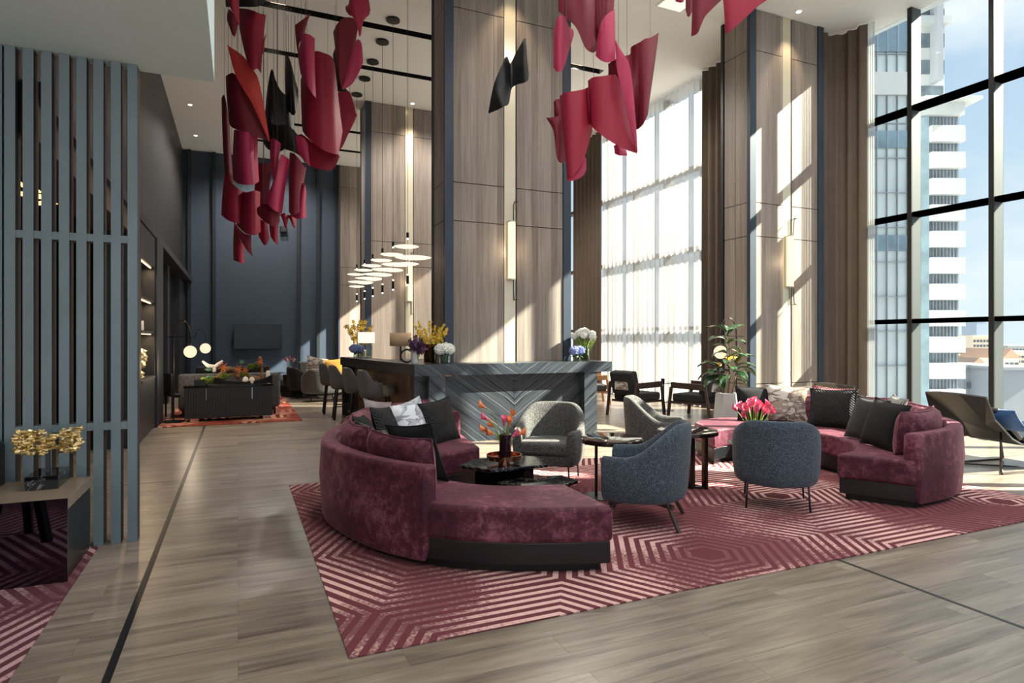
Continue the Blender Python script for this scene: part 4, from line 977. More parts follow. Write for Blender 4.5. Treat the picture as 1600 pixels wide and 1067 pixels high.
SHEETS = [
('narrow crimson rolled sheet hanging highest at the far left of the sculpture', [('C', [(-0.21,10.04,6.7,-0.16,10.02,6.44), (-0.09,9.82,6.62,-0.07,9.81,6.16), (0.02,9.94,6.7,0.02,9.94,6.04)]), ]),
('small dark crimson pointed sheet tucked behind the highest left roll', [('D', [(-0.13,10.33,6.44,-0.15,10.34,6.27), (-0.09,10.2,6.36,-0.06,10.19,5.98), (0.02,10.27,6.24,-0.02,10.28,6.15)]), ]),
('wide crimson sheet with ragged bottom below the large black sheet at the top', [('C', [(0.02,10.76,6.7,0.02,10.76,6.38), (0.11,10.55,6.61,0.11,10.55,5.87), (0.21,10.42,6.54,0.19,10.43,5.62), (0.29,10.42,6.52,0.27,10.43,5.66), (0.4,10.56,6.58,0.33,10.59,5.66)]), ('C', [(0.38,10.54,6.2,0.35,10.56,5.95), (0.41,10.59,6.29,0.38,10.6,6.07)]), ]),
('broad crimson sheet rolled under a orange-lit pointed flap on the left', [('D', [(-0.19,11.56,5.89,-0.13,11.53,5.08), (-0.15,11.27,5.82,-0.08,11.24,4.94), (-0.06,11.09,5.78,0.06,11.04,4.84), (0.07,11.06,5.6,0.22,11,4.78), (0.17,11.07,5.45,0.36,10.99,4.74), (0.24,11.1,5.31,0.47,10.99,4.72)]), ('S', [(-0.15,10.89,6.13,-0.15,10.89,6.13), (-0.02,10.83,6.04,-0.1,10.86,5.89), (0.1,10.8,5.94,-0.04,10.86,5.68), (0.21,10.78,5.78,0.08,10.84,5.45), (0.3,10.8,5.63,0.2,10.84,5.26), (0.38,10.85,5.24,0.33,10.87,4.98), (0.47,10.94,4.72,0.46,10.94,4.69)]), ]),
('tall narrow dark red sheet on the outer left edge of the cluster', [('D', [(-0.26,11.81,5.61,-0.2,11.78,4.1), (-0.21,11.57,5.56,-0.14,11.54,3.94), (-0.14,11.65,5.17,-0.06,11.61,3.96)]), ]),
('magenta half-cylinder sheet hanging under the orange-lit flap', [('M', [(-0.06,11.5,4.99,-0.08,11.51,4.15), (-0.02,11.19,4.9,-0,11.18,4.02), (0.07,11.01,4.83,0.12,10.98,3.96), (0.19,11.03,4.83,0.24,11.01,3.99), (0.3,11.35,4.88,0.32,11.33,4.12)]), ]),
('red sheet with curled lower left edge at the left of the cluster', [('C', [(-0.2,11.62,4.28,-0.26,11.64,3.56), (-0.1,11.41,4.08,-0.15,11.43,3.44), (-0,11.37,3.97,-0,11.37,3.39), (0.09,11.49,3.95,0.07,11.5,3.46)]), ]),
('rounded red sheet in the lower left just above the lowest tail', [('C', [(0.09,11.49,3.95,-0.02,11.54,3.39), (0.15,11.19,3.89,0.11,11.21,3.21), (0.25,11.11,3.91,0.25,11.11,3.17), (0.34,11.32,3.94,0.35,11.32,3.27)]), ]),
('lowest red tail sheet, its two strips ending in narrow points', [('C', [(-0.06,11.72,3.44,-0.07,11.73,2.81), (-0.01,11.54,3.24,-0.01,11.54,2.77), (0.05,11.51,3.1,0.05,11.51,2.74), (0.1,11.65,3.05,0.1,11.65,2.77)]), ('D', [(-0.06,11.45,3.42,-0.04,11.44,3.28), (0.06,11.36,3.25,0.08,11.35,3.04), (0.14,11.33,3.21,0.16,11.32,2.91), (0.2,11.34,3.2,0.22,11.33,2.84)]), ]),
('flat dull red sheet in the middle of the left cluster, behind the magenta roll', [('D', [(0.33,11.71,4.53,0.24,11.75,3.78), (0.41,11.62,4.51,0.36,11.64,3.72), (0.54,11.62,4.53,0.49,11.64,3.8)]), ]),
('bright rose sheet with a rounded S-shaped lower edge in the left cluster', [('M', [(0.56,10.81,4.02,0.39,10.89,3.72), (0.58,10.67,4.21,0.45,10.73,3.61), (0.63,10.65,4.42,0.53,10.7,3.53), (0.7,10.73,4.42,0.59,10.78,3.52), (0.78,10.86,4.41,0.66,10.91,3.52)]), ]),
('rose ribbon sheet curling down under the black shards', [('M', [(0.49,11.04,4.76,0.5,11.04,4.3), (0.53,10.86,4.73,0.53,10.86,4.07), (0.59,10.83,4.69,0.56,10.85,3.94), (0.65,10.97,4.69,0.57,11.01,4.06)]), ]),
('dark maroon curled lip below the bright rose S-shaped sheet', [('D', [(0.29,11.13,3.63,0.3,11.13,3.52), (0.38,10.98,3.67,0.38,10.98,3.4), (0.5,10.87,3.67,0.48,10.88,3.32), (0.58,10.89,3.61,0.57,10.9,3.3), (0.64,10.98,3.52,0.63,10.98,3.41)]), ]),
('short red sheet with one point, third from the lowest tail', [('C', [(0.32,11.55,3.55,0.33,11.55,3.21), (0.39,11.41,3.47,0.42,11.4,3.05), (0.46,11.44,3.48,0.49,11.42,3.18)]), ]),
('short red sheet with a slanted end below the maroon lip', [('C', [(0.5,11.58,3.49,0.52,11.58,3.23), (0.56,11.45,3.44,0.57,11.44,3.13), (0.64,11.47,3.47,0.63,11.47,3.08)]), ]),
('large dark crimson sheet at the lower right of the left cluster', [('D', [(0.8,11.12,4.61,0.79,11.13,3.61), (0.85,10.83,4.51,0.81,10.85,3.5), (0.93,10.79,4.41,0.89,10.81,3.52), (1.02,10.86,4.31,0.95,10.89,3.64), (1.06,11.01,4.39,1,11.04,3.94)]), ('M', [(0.99,10.93,3.92,0.81,11.01,3.51), (1,10.87,4.06,0.9,10.92,3.46), (1.02,10.86,4.01,0.97,10.88,3.46), (1.05,11.01,3.94,1.05,11.01,3.51)]), ]),
('small red sheet with two hanging points below the large dark crimson sheet', [('C', [(0.66,11.29,3.58,0.69,11.28,3.53), (0.71,11.16,3.58,0.74,11.15,3.32), (0.77,11.19,3.56,0.79,11.18,3.52), (0.82,11.11,3.55,0.87,11.09,3.32), (0.88,11.2,3.57,0.9,11.19,3.5)]), ]),
('black sheet with two sharp shards rising from it', [('K', [(0.43,11.62,5.4,0.41,11.62,4.85), (0.46,11.44,5.73,0.46,11.44,4.72), (0.52,11.3,6.04,0.52,11.3,4.65), (0.58,11.33,5.88,0.6,11.32,4.64), (0.66,11.35,5.73,0.7,11.33,4.69), (0.76,11.36,5.65,0.81,11.34,4.81), (0.85,11.48,5.7,0.92,11.45,4.97)]), ]),
('tall pointed black sheet standing behind the two black shards', [('K', [(0.75,11.47,6.38,0.76,11.47,5.51), (0.79,11.35,6.33,0.84,11.33,5.33), (0.83,11.27,6.17,0.89,11.25,5.31), (0.9,11.35,5.94,0.93,11.34,5.5), (0.96,11.38,5.77,0.96,11.38,5.68)]), ]),
('black crumpled sheet hanging lowest of the black ones in the left cluster', [('K', [(0.48,11.26,5.13,0.57,11.22,4.78), (0.6,11.1,5.03,0.68,11.06,4.65), (0.76,10.98,5.02,0.84,10.94,4.57), (0.92,10.96,4.86,0.96,10.94,4.51), (1.05,11.01,4.7,1.04,11.02,4.43)]), ]),
('crimson sheet with a pointed peak folded over the large red half-cylinder', [('D', [(0.84,10.56,6.51,0.88,10.54,6.05), (0.92,10.47,6.55,0.89,10.48,6.17), (0.99,10.44,6.61,0.94,10.46,6.27), (1.07,10.46,6.71,0.98,10.5,6.38)]), ('M', [(0.88,10.49,6.07,0.92,10.47,5.7), (0.94,10.3,6.25,0.98,10.28,5.49), (1.02,10.26,6.26,1.06,10.24,5.34), (1.12,10.38,6.27,1.14,10.37,5.31)]), ]),
('largest crimson half-cylinder sheet in the right of the left cluster', [('C', [(0.98,11.15,5.88,1.01,11.14,5), (1.04,10.74,5.99,1.04,10.74,4.79), (1.14,10.59,6.15,1.15,10.59,4.64), (1.27,10.53,6.13,1.3,10.52,4.53), (1.43,10.63,6.12,1.48,10.6,4.52), (1.49,10.73,5.96,1.54,10.71,4.59), (1.55,10.9,5.71,1.63,10.87,5)]), ]),
('crimson sheet folded into a point under the largest half-cylinder', [('C', [(0.91,11.24,4.91,0.92,11.23,4.72), (0.99,11.09,4.93,1.11,11.04,4.41), (1.19,10.98,4.76,1.34,10.92,4.32), (1.4,10.97,4.67,1.49,10.93,4.36), (1.57,10.95,4.66,1.59,10.94,4.58)]), ('M', [(0.88,10.87,4.83,0.91,10.86,4.55), (0.97,10.8,4.8,1.02,10.78,4.39), (1.06,10.79,4.7,1.1,10.77,4.3)]), ]),
('flat five-sided crimson sheet jutting out to the right of the half-cylinder', [('C', [(1.59,11.1,5.75,1.6,11.1,4.72), (1.68,11.09,5.76,1.67,11.1,4.82), (1.79,11.08,5.76,1.77,11.09,5.06), (1.91,11.09,5.37,1.89,11.1,5.32)]), ]),
('crimson sheet twisted with a lit right leaf below the canopy discs', [('D', [(1.41,10.31,6.41,1.41,10.31,6.35), (1.43,10.16,6.44,1.44,10.15,5.83), (1.48,10.1,6.5,1.48,10.1,5.53), (1.56,10.11,6.57,1.52,10.13,5.44), (1.67,10.14,6.6,1.64,10.15,5.86), (1.8,10.19,6.59,1.74,10.22,6.26)]), ('M', [(1.52,10.13,5.45,1.52,10.13,5.43), (1.64,10.1,5.94,1.6,10.12,5.47), (1.73,10.08,6.23,1.68,10.1,5.55), (1.81,10.11,6.21,1.78,10.12,5.75), (1.85,10.17,5.97,1.85,10.17,5.94)]), ]),
('crimson sheet highest of the right column in the left cluster', [('C', [(1.49,9.62,6.49,1.5,9.61,6.41), (1.52,9.5,6.48,1.53,9.49,6.3), (1.54,9.43,6.62,1.56,9.42,6.26), (1.62,9.39,6.62,1.62,9.39,6.12), (1.7,9.41,6.65,1.67,9.43,5.98), (1.78,9.43,6.64,1.72,9.46,6.23), (1.84,9.52,6.45,1.83,9.52,6.4)]), ]),
('narrow black sheet between the half-cylinder and the twisted crimson sheet', [('K', [(1.53,11.29,6.47,1.6,11.26,5.82), (1.58,11.22,6.53,1.67,11.17,5.79), (1.69,11.22,5.9,1.79,11.18,5.81)]), ]),
('large black sheet cut by the top of the picture', [('K', [(-0.18,10.57,6.99,-0.17,10.57,6.59), (0.07,10.24,6.88,0.07,10.24,6.48), (0.25,10.16,6.88,0.28,10.15,6.49), (0.4,10.32,6.99,0.39,10.32,6.68)]), ]),
('lone black sheet hanging in front of the central wood column', [('K', [(2.75,6.93,4.18,2.75,6.93,4.16), (2.77,6.81,4.46,2.82,6.79,4.17), (2.84,6.73,4.68,2.86,6.72,4.19), (2.92,6.78,4.81,2.94,6.77,4.25), (3,6.85,4.77,3.01,6.85,4.46), (3.04,6.77,4.87,3.04,6.77,4.49), (3.06,6.65,4.94,3.07,6.65,4.47), (3.09,6.62,4.99,3.11,6.61,4.49), (3.19,6.79,4.81,3.21,6.78,4.64)]), ]),
('small rose sheet at the left of the right cluster over the column post', [('M', [(3.58,6.84,5.24,3.58,6.84,4.82), (3.56,6.68,5.37,3.55,6.68,4.7), (3.62,6.62,5.35,3.6,6.63,4.72), (3.7,6.68,5.29,3.68,6.68,4.9), (3.82,6.78,5.31,3.83,6.78,5.25)]), ]),
('broad dark crimson sheet cut by the top of the picture in the right cluster', [('D', [(3.57,6.73,5.92,3.59,6.72,5.46), (3.63,6.6,5.86,3.66,6.58,5.3), (3.71,6.51,5.83,3.72,6.5,5.17), (3.81,6.46,5.83,3.81,6.46,4.95), (3.9,6.48,5.86,3.93,6.46,4.91), (4.02,6.51,5.9,4.02,6.51,5.04), (4.1,6.41,5.87,4.07,6.42,5.21), (4.22,6.44,5.92,4.2,6.45,5.45)]), ('M', [(3.97,6.44,5.08,3.95,6.45,4.87), (3.96,6.34,5.23,3.96,6.34,4.77), (4.03,6.31,5.33,4.03,6.31,4.75), (4.19,6.41,5.46,4.19,6.4,4.84)]), ]),
('slim crimson sheet with a side point, leftmost low one of the right cluster', [('D', [(3.45,6.78,4.16,3.46,6.78,4.15), (3.47,6.67,4.13,3.49,6.66,3.96), (3.52,6.61,4.13,3.51,6.62,3.64), (3.59,6.61,4.16,3.57,6.62,3.58), (3.68,6.68,4.19,3.68,6.68,3.63)]), ('D', [(3.51,6.7,4.33,3.52,6.7,4.14), (3.51,6.63,4.34,3.54,6.61,4.1), (3.6,6.67,4.37,3.61,6.66,4.11)]), ]),
('long crimson sheet tapering to the lowest point of the right cluster', [('C', [(3.52,6.56,4.36,3.6,6.52,3.36), (3.49,6.35,4.32,3.51,6.34,3.3), (3.57,6.27,4.32,3.57,6.27,3.37), (3.68,6.27,4.36,3.68,6.27,3.56), (3.84,6.42,4.47,3.87,6.4,3.94)]), ('M', [(3.55,6.44,3.32,3.55,6.43,3.31), (3.67,6.41,3.44,3.66,6.42,3.34), (3.78,6.42,3.62,3.76,6.43,3.4), (3.82,6.46,3.54,3.82,6.46,3.48)]), ]),
('biggest bulging crimson sheet of the right cluster with a pale rose edge flap', [('C', [(3.79,6.36,4.51,3.81,6.35,4), (3.76,6.19,4.48,3.78,6.18,3.87), (3.82,6.08,4.46,3.87,6.05,3.73), (3.92,6.03,4.47,3.98,6,3.66), (4.01,6.05,4.44,4.1,6.01,3.63), (4.14,6.07,4.11,4.22,6.03,3.62), (4.25,6.05,3.68,4.26,6.05,3.62)]), ('M', [(3.89,5.93,4.81,3.89,5.93,4.8), (3.96,5.9,4.68,3.91,5.93,4.5), (4.05,5.89,4.54,3.97,5.92,4.27), (4.11,5.9,4.22,4.04,5.93,4.03), (4.19,5.96,3.85,4.17,5.98,3.7), (4.23,6,3.64,4.23,6,3.61)]), ]),
('dark crimson sheet with a long upper right horn in the right cluster', [('D', [(4.2,6.56,4.86,4.2,6.56,4.7), (4.2,6.45,4.86,4.25,6.43,4.66), (4.25,6.34,4.87,4.3,6.32,4.28), (4.39,6.37,4.94,4.43,6.35,4.07), (4.46,6.45,5.07,4.52,6.42,4.05), (4.47,6.27,5.06,4.49,6.26,4.05), (4.51,6.23,5.09,4.51,6.23,4.1), (4.6,6.25,5.13,4.57,6.26,4.2), (4.77,6.31,5.25,4.65,6.36,4.32)]), ]),
('small rose sheet end peeping below the biggest bulging crimson sheet', [('M', [(4.29,6.58,3.86,4.3,6.57,3.77), (4.3,6.49,3.86,4.31,6.48,3.72), (4.43,6.52,3.8,4.44,6.51,3.74)]), ]),
('rounded crimson sheet tip at the top beside the right ceiling panel light', [('C', [(4.28,5.38,5.25,4.29,5.38,5.07), (4.27,5.3,5.21,4.28,5.29,5.01), (4.38,5.34,5.25,4.36,5.34,5.06)]), ]),
('thin dark crimson point beside the top right sheets', [('D', [(4.31,5.26,5.23,4.32,5.25,4.93), (4.32,5.2,5.2,4.31,5.2,4.82), (4.39,5.22,5.23,4.39,5.22,4.93)]), ]),
('dark crimson curved sheet left of the top right triangle', [('D', [(4.27,5.09,5.13,4.26,5.09,4.56), (4.26,4.98,5.1,4.25,4.98,4.55), (4.33,4.94,5.1,4.3,4.95,4.69), (4.49,4.93,5.13,4.41,4.96,4.81), (4.64,4.95,5.18,4.56,4.99,4.95)]), ]),
('broad crimson triangular sheet in front of the top of the right column', [('C', [(4.45,4.88,5.1,4.5,4.86,4.53), (4.49,4.8,5.06,4.5,4.79,4.53), (4.59,4.72,5.04,4.59,4.72,4.62), (4.72,4.69,5.06,4.72,4.69,4.75), (4.92,4.67,5.1,4.89,4.69,4.88)]), ]),
]

# ================================================================== WOODEN LOUNGE CHAIRS BY THE SHEER CURTAIN
def wood_chair(label, loc, face, wood, fab, w=.72):
    t = thing('wooden_armchair', label, 'armchair', (loc[0], loc[1], 0), R(face), 'wooden armchairs by the curtain')
    MB().box(-.3, .34, -w/2+.05, w/2-.05, .3, .44).obj('seat_cushion', fab, t, smooth=40, bevel=.035, seg=3)
    m = MB().box(-.09, .09, -w/2+.07, w/2-.07, 0, .44).xf(Matrix.Translation((-.27, 0, .42)) @ Matrix.Rotation(R(-14), 4, 'Y'))
    m.obj('back_cushion', fab, t, smooth=40, bevel=.04, seg=3)
    MB().bar((-.37, -w/2+.04, .60), (-.37, w/2-.04, .60), .025, .13).obj('back_rail', wood, t, bevel=.004)
    for s in (-1, 1):
        y = s*(w/2-.015)
        MB().bar((-.39, y*.97, .58), (.34, y, .60), .035, .11).obj('armrest', wood, t, bevel=.006)
        MB().bar((.40, y, 0), (.33, y, .56), .045, .05).obj('leg', wood, t, bevel=.005)
        MB().bar((-.46, y*.94, 0), (-.36, y*.97, .64), .04, .05).obj('leg', wood, t, bevel=.005)
    MB().box(-.33, .35, -w/2+.03, w/2-.03, .26, .30).obj('seat_frame', wood, t)
    MB().box(-.42, -.385, -.16, .16, .5, .70).obj('back_patch', M['camo_b'], t)
    return t
wood_chair('dark wooden armchair facing right beside the bar end', (7.0, 9.95), 12, M['darkwood'], M['tweed_d'])
wood_chair('dark wooden armchair with its back to the planter', (7.83, 9.2), 108, M['darkwood'], M['tweed_d'])
wood_chair('light-legged grey armchair half hidden behind the bar end', (7.3, 12.2), -20, M['litwood'], M['tweed'])
t = thing('side_table', 'thin-stemmed round glass table between the wooden armchairs', 'side table', (7.95, 10.35, 0))
MB().cyl((0, 0), .3, .555, .567, 32).obj('table_top', M['dglass'], t, smooth=40); MB().cyl((0, 0), .014, .012, .555, 12).obj('stem', M['black'], t, smooth=40)
MB().lathe([(.2, 0), (.2, .01), (.02, .014)], n=28).obj('foot', M['black'], t, smooth=40)
o = tag(MB().lathe([(.035, 0), (.04, .01), (.04, .08), (.034, .08), (.033, .012)], n=16).obj('candle_holder', M['black'], smooth=40), 'small black candle holder on the thin-stemmed glass table', 'candle holder'); o.location = (7.93, 10.35, .568)

# ---- arc floor lamps
def floor_lamp(label, loc, rz, twin=True, h=1.48):
    t = thing('floor_lamp', label, 'floor lamp', loc, rz)
    MB().lathe([(.17, 0), (.17, .018), (.02, .024)], n=32).obj('base', M['black'], t, smooth=40)
    MB().cyl((0, 0), .012, .02, h, 12).obj('pole', M['black'], t, smooth=40)
    MB().bar((-.12, 0, h), (.40, 0, h), .014).obj('cross_bar', M['black'], t)
    pts = [(.15-.15*math.cos(a), 0, h+.29*math.sin(a)) for a in [PI*i/16 for i in range(17)]]+[(.3, 0, h-.16)]
    MB().tube(pts, .009, 8).obj('arc_arm', M['steel'], t, smooth=True)
    MB().ball((.29, 0, h-.255), .105, 20, 14).obj('globe', M['globe'], t, smooth=True)
    if twin:
        pts = [(.25+.09-.09*math.cos(a), .25, h+.14*math.sin(a)) for a in [PI*i/12 for i in range(13)]]+[(.43, .25, h-.12)]
        MB().tube([(.25, 0, h)]+pts, .008, 8).obj('arc_arm', M['black'], t, smooth=True)
        MB().ball((.43, .25, h-.2), .09, 20, 14).obj('globe', M['globe'], t, smooth=True)
    l = bpy.data.lights.new('globe_lamp', 'POINT'); l.energy = 6; l.color = (1, .8, .58); l.shadow_soft_size = .1
    o = bpy.data.objects.new('globe_lamp', l); COL.objects.link(o); o.parent = t; o.location = (.29, 0, h-.5)
floor_lamp('black arc floor lamp with two lit globes by the left wall', (-1.03, 12.28, RZ), R(-24))
floor_lamp('arc floor lamp with one lit globe behind the rubber plant', (7.28, 7.62, 0), R(170), False, 1.5)

# ================================================================== FAR LOUNGE
t = thing('sideboard', 'low black sideboard with fluted doors at the back left', 'sideboard', (-.14, 12.32, RZ))
MB().box(-.71, .71, -.22, .22, .06, .60).obj('body', M['blackwood'], t, bevel=.004)
MB().box(-.73, .73, -.24, .24, .60, .63).obj('top', M['blackgloss'], t, bevel=.004)
for i in range(4):
    x0 = -.70+.35*i; d = MB()
    for k in range(8): d.box(x0+.01+.0415*k, x0+.046+.0415*k, -.236, -.22, .07, .59)
    d = d.obj('door', M['blackwood'], t); 
    if i in (0, 3): MB().box(x0+(.325 if i == 0 else .015), x0+(.335 if i == 0 else .025), -.25, -.236, .38, .58).obj('handle', M['chrome'], d)
for x in (-.62, .55):
    for y in (-.19, .17): MB().box(x, x+.13, y-.03, y+.05, 0, .06).obj('leg', M['chrome'], t)
# decoration on the sideboard
SZ = RZ+.631
def deco(name, label, cat, loc, mb, mat, **k):
    o = mb.obj(name, mat, **k); o.location = loc; return tag(o, label, cat)
t = thing('driftwood', 'twisted mossy driftwood centrepiece on the black sideboard', 'driftwood', (-.12, 12.3, SZ)); t.scale = (1.1, 1, 1.25); rd = random.Random(11)
for a in ([(-.42,0,.03),(-.25,.02,.08),(0,0,.14),(.18,.03,.16)], [(.5,0,.05),(.3,-.02,.1),(.12,0,.18),(-.08,.02,.24)], [(.45,0,.03),(.47,.02,.2),(.44,0,.38)], [(-.2,0,.1),(-.08,0,.2),(.06,.02,.22)], [(.1,0,.1),(.25,0,.22),(.42,.02,.28)]):
    MB().tube([Vector(p)+Vector((0, rd.uniform(-.03, .03), 0)) for p in crom(a, 12)], [rd.uniform(.018, .038) for _ in range(12)], 7).obj('branch', M['twig'], t, smooth=True)
for x, y, z, r in ((-.4,-.03,.05,.09),(-.28,0,.07,.08),(-.1,-.03,.12,.07),(.3,-.02,.25,.06),(.2,0,.14,.07),(.38,-.02,.27,.05)):
    mb = MB(); mb.ball((x, y, z), r*.7, 10, 7, sx=1.5); petalball((x, y, z), r*.8, 60, .02, mb, rd, .7); mb.obj('moss_clump', M['moss'], t, fix=False, kind='stuff')
for x, z, s in ((-.12, .25, .1), (.12, .22, .085), (.22, .19, .06), (.44, .32, .07)):
    mb = MB()
    for k in range(7): a = 2*PI*k/7+x*9; mb.add([(x, -.05, z), (x+s*.3*math.cos(a+.35), -.06, z+s*.3*math.sin(a+.35)), (x+s*math.cos(a), -.075, z+s*math.sin(a)), (x+s*.3*math.cos(a-.35), -.06, z+s*.3*math.sin(a-.35))], [(0, 1, 2, 3)])
    mb.obj('dried_leaf', M['star'], t, fix=False, solid=.004)
for x, z, s in ((-.33, .2, .07), (.16, .3, .06), (-.32, .1, .06)):
    mb = MB()
    for k in range(22):
        a = rd.uniform(0, 2*PI); b = rd.uniform(.1, 1.3); d = Vector((math.cos(a)*math.cos(b), math.sin(a)*math.cos(b), math.sin(b)))*s; mb.tube([(x, -.03, z), Vector((x, -.03, z))+d], [.006, .001], 4)
    mb.obj('succulent', M['succ'], t, fix=False)
mb = MB()
for a in ([(-.42,0,.34),(-.33,0,.27),(-.24,0,.26)], [(-.12,0,.34),(-.2,0,.28),(-.24,0,.26)], [(-.24,0,.26),(-.25,-.01,.18)]): mb.tube(crom(a, 8), [.012, .018, .022, .026, .028, .028, .026, .022], 8)
mb.obj('white_antler', M['egg'], t, smooth=True)
deco('egg', 'left white egg in the driftwood centrepiece', 'egg', (.12, 12.14, SZ+.075), MB().ball((0, 0, 0), .05, 14, 10, sz=1.35), M['egg'], smooth=True)
deco('egg', 'right white egg in the driftwood centrepiece', 'egg', (.225, 12.14, SZ+.068), MB().ball((0, 0, 0), .05, 14, 10, sz=1.35), M['egg'], smooth=True)
deco('boat_tray', 'black boat-shaped tray under the driftwood', 'tray', (.12, 12.2, SZ), MB().loft([[(x, -.09*w, .012), (x, .09*w, .012), (x, .11*w, h), (x, -.11*w, h)] for x, w, h in ((-.5, .2, .14), (-.3, .8, .07), (0, 1, .05), (.25, .8, .08), (.45, .2, .16))]), M['leather'], smooth=30)
deco('candle_cup', 'dark cup with a white tip at the left end of the sideboard', 'candle holder', (-.62, 12.25, SZ), MB().box(-.09, .09, -.07, .07, 0, .10).lathe([(.045, .10), (.002, .15)], n=4), M['leather'])
t = thing('white_figure', 'small white figurine at the right end of the sideboard', 'figurine', (.5, 12.2, SZ))
MB().lathe([(.03, 0), (.03, .04), (.015, .06), (.035, .09), (.035, .22), (.02, .24)], n=10).obj('body', M['egg'], t, smooth=40)
# sofa behind the sideboard, seen from its back
def loveseat(label, loc, rz, w, fab):
    t = thing('sofa', label, 'sofa', loc, rz)
    MB().box(-w/2, w/2, -.42, -.22, .15, .80).obj('backrest', fab, t, smooth=40, bevel=.05, seg=3)
    for s in (-1, 1): MB().box(s*w/2-(.18 if s > 0 else 0), s*w/2+(.18 if s < 0 else 0), -.4, .42, .15, .62).obj('armrest', fab, t, smooth=40, bevel=.05, seg=3)
    for k in range(2): MB().box(-w/2+.18+k*(w/2-.18), -.005+k*(w/2-.175), -.22, .42, .3, .46).obj('seat_cushion', fab, t, smooth=40, bevel=.04, seg=3)
    MB().box(-w/2+.03, w/2-.03, -.39, .38, .14, .3).obj('seat_base', fab, t)
    for x in (-w/2+.1, w/2-.1):
        for y in (-.34, .34): MB().box(x-.02, x+.02, y-.02, y+.02, 0, .14).obj('leg', M['black'], t)
    return t
loveseat('charcoal tweed sofa behind the black sideboard', (-.13, 13.2, RZ), 0, 1.75, M['tweed'])
loveseat('dark sofa facing the black sideboard from farther back', (-.1, 15.9, RZ), PI, 1.6, M['tweed_d'])
t = thing('side_chair', 'dark chair with chrome arm left of the sideboard', 'chair', (-1.02, 13.0, RZ), R(20))
MB().box(-.14, .16, -.22, .22, .38, .46).obj('seat', M['leather'], t, smooth=40, bevel=.02); MB().box(-.18, -.14, -.22, .22, .40, .82).obj('backrest', M['leather'], t, bevel=.01)
for x in (-.15, .14):
    for y in (-.2, .2): MB().box(x-.014, x+.014, y-.014, y+.014, 0, .40).obj('leg', M['blackwood'], t)
MB().box(.12, .16, -.24, -.215, .40, .66).obj('arm_bar', M['chrome'], t)
# back wall bench, table, armchairs
t = thing('wall_bench', 'low black bench running along the navy back wall', 'bench', (0.4, 18.6, 0))
MB().box(-1.6, 2.4, -.8, 1.9, .05, .36).obj('body', M['leather'], t, bevel=.02); MB().box(-1.5, 2.3, -.7, 1.8, 0, .05).obj('plinth', M['black'], t)
t = thing('side_table', 'black faceted drum table before the navy wall', 'side table', (1.28, 16.7, 0))
MB().loft([[(r*math.cos(2*PI*i/8), r*math.sin(2*PI*i/8), z) for i in range(8)] for r, z in ((.3, 0), (.22, .25), (.25, .52), (.25, .55))]).obj('drum', M['blackwood'], t)
t = thing('side_table', 'thin round glass table beside the black drum table', 'side table', (1.0, 17.3, RZ))
MB().cyl((0, 0), .28, .56, .572, 28).obj('table_top', M['dglass'], t, smooth=40); MB().cyl((0, 0), .012, .01, .56, 10).obj('stem', M['black'], t, smooth=40); MB().cyl((0, 0), .16, 0, .012, 24).obj('foot', M['black'], t, smooth=40)
vase('small white vase on the black drum table', [(.03, 0), (.06, .03), (.07, .1), (.03, .18), (.035, .22)], M['egg'], (1.2, 16.66, .551), 18)
bouquet('loose red and white flowers in the small white vase', (1.2, 16.66, .56), M['pk'], [(-.09, 0, .34), (.09, 0, .33), (-.02, .02, .37), (.04, -.02, .31), (-.06, .03, .30)], .012, .1, M['wht'], .95)
tub_chair('grey tub armchair with its back to us by the navy wall', (1.80, 15.1), 85, M['tweed'], 'rod', w=.95, d=.8, grp='tub armchairs at the back')
tub_chair('dark tub armchair turned sideways by the navy wall', (1.5, 16.2), 10, M['tweed_d'], 'rod', w=.8, d=.8, grp='tub armchairs at the back')
bpy.data.objects['tub_armchair.004'].location.z = 0; bpy.data.objects['tub_armchair.005'].location.z = 0
t = thing('sofa_settee', 'dark settee against the navy wall behind the grey tub armchair', 'sofa', (2.05, 17.0, 0))
MB().box(-.6, .6, .2, .4, .1, .86).obj('backrest', M['tweed_d'], t, smooth=40, bevel=.05); MB().box(-.6, .6, -.35, .2, .1, .45).obj('seat', M['tweed_d'], t, smooth=40, bevel=.05)
pillow('pale grey pillow on the settee at the back', M['camo_b'], .55, .5, .15, (1.86, 16.8, .74), -80, 12, 12)
pillow('yellow pillow on the settee at the back', plain('yellow_fabric', srgb(186, 136, 52), .85), .5, .42, .14, (2.28, 16.8, .72), -95, 14, -4)
t = thing('television', 'flat black television mounted on the navy back wall', 'television', (.55, 20.5, 1.14))
MB().box(-.68, .68, -.03, .03, 0, .77).obj('casing', M['black'], t, bevel=.004); MB().box(-.665, .665, -.034, -.03, .015, .755).obj('screen_panel', plain('screen', srgb(22, 28, 34), .25), t); MB().box(-.3, .3, .03, .16, .2, .5).obj('wall_mount', M['black'], t)

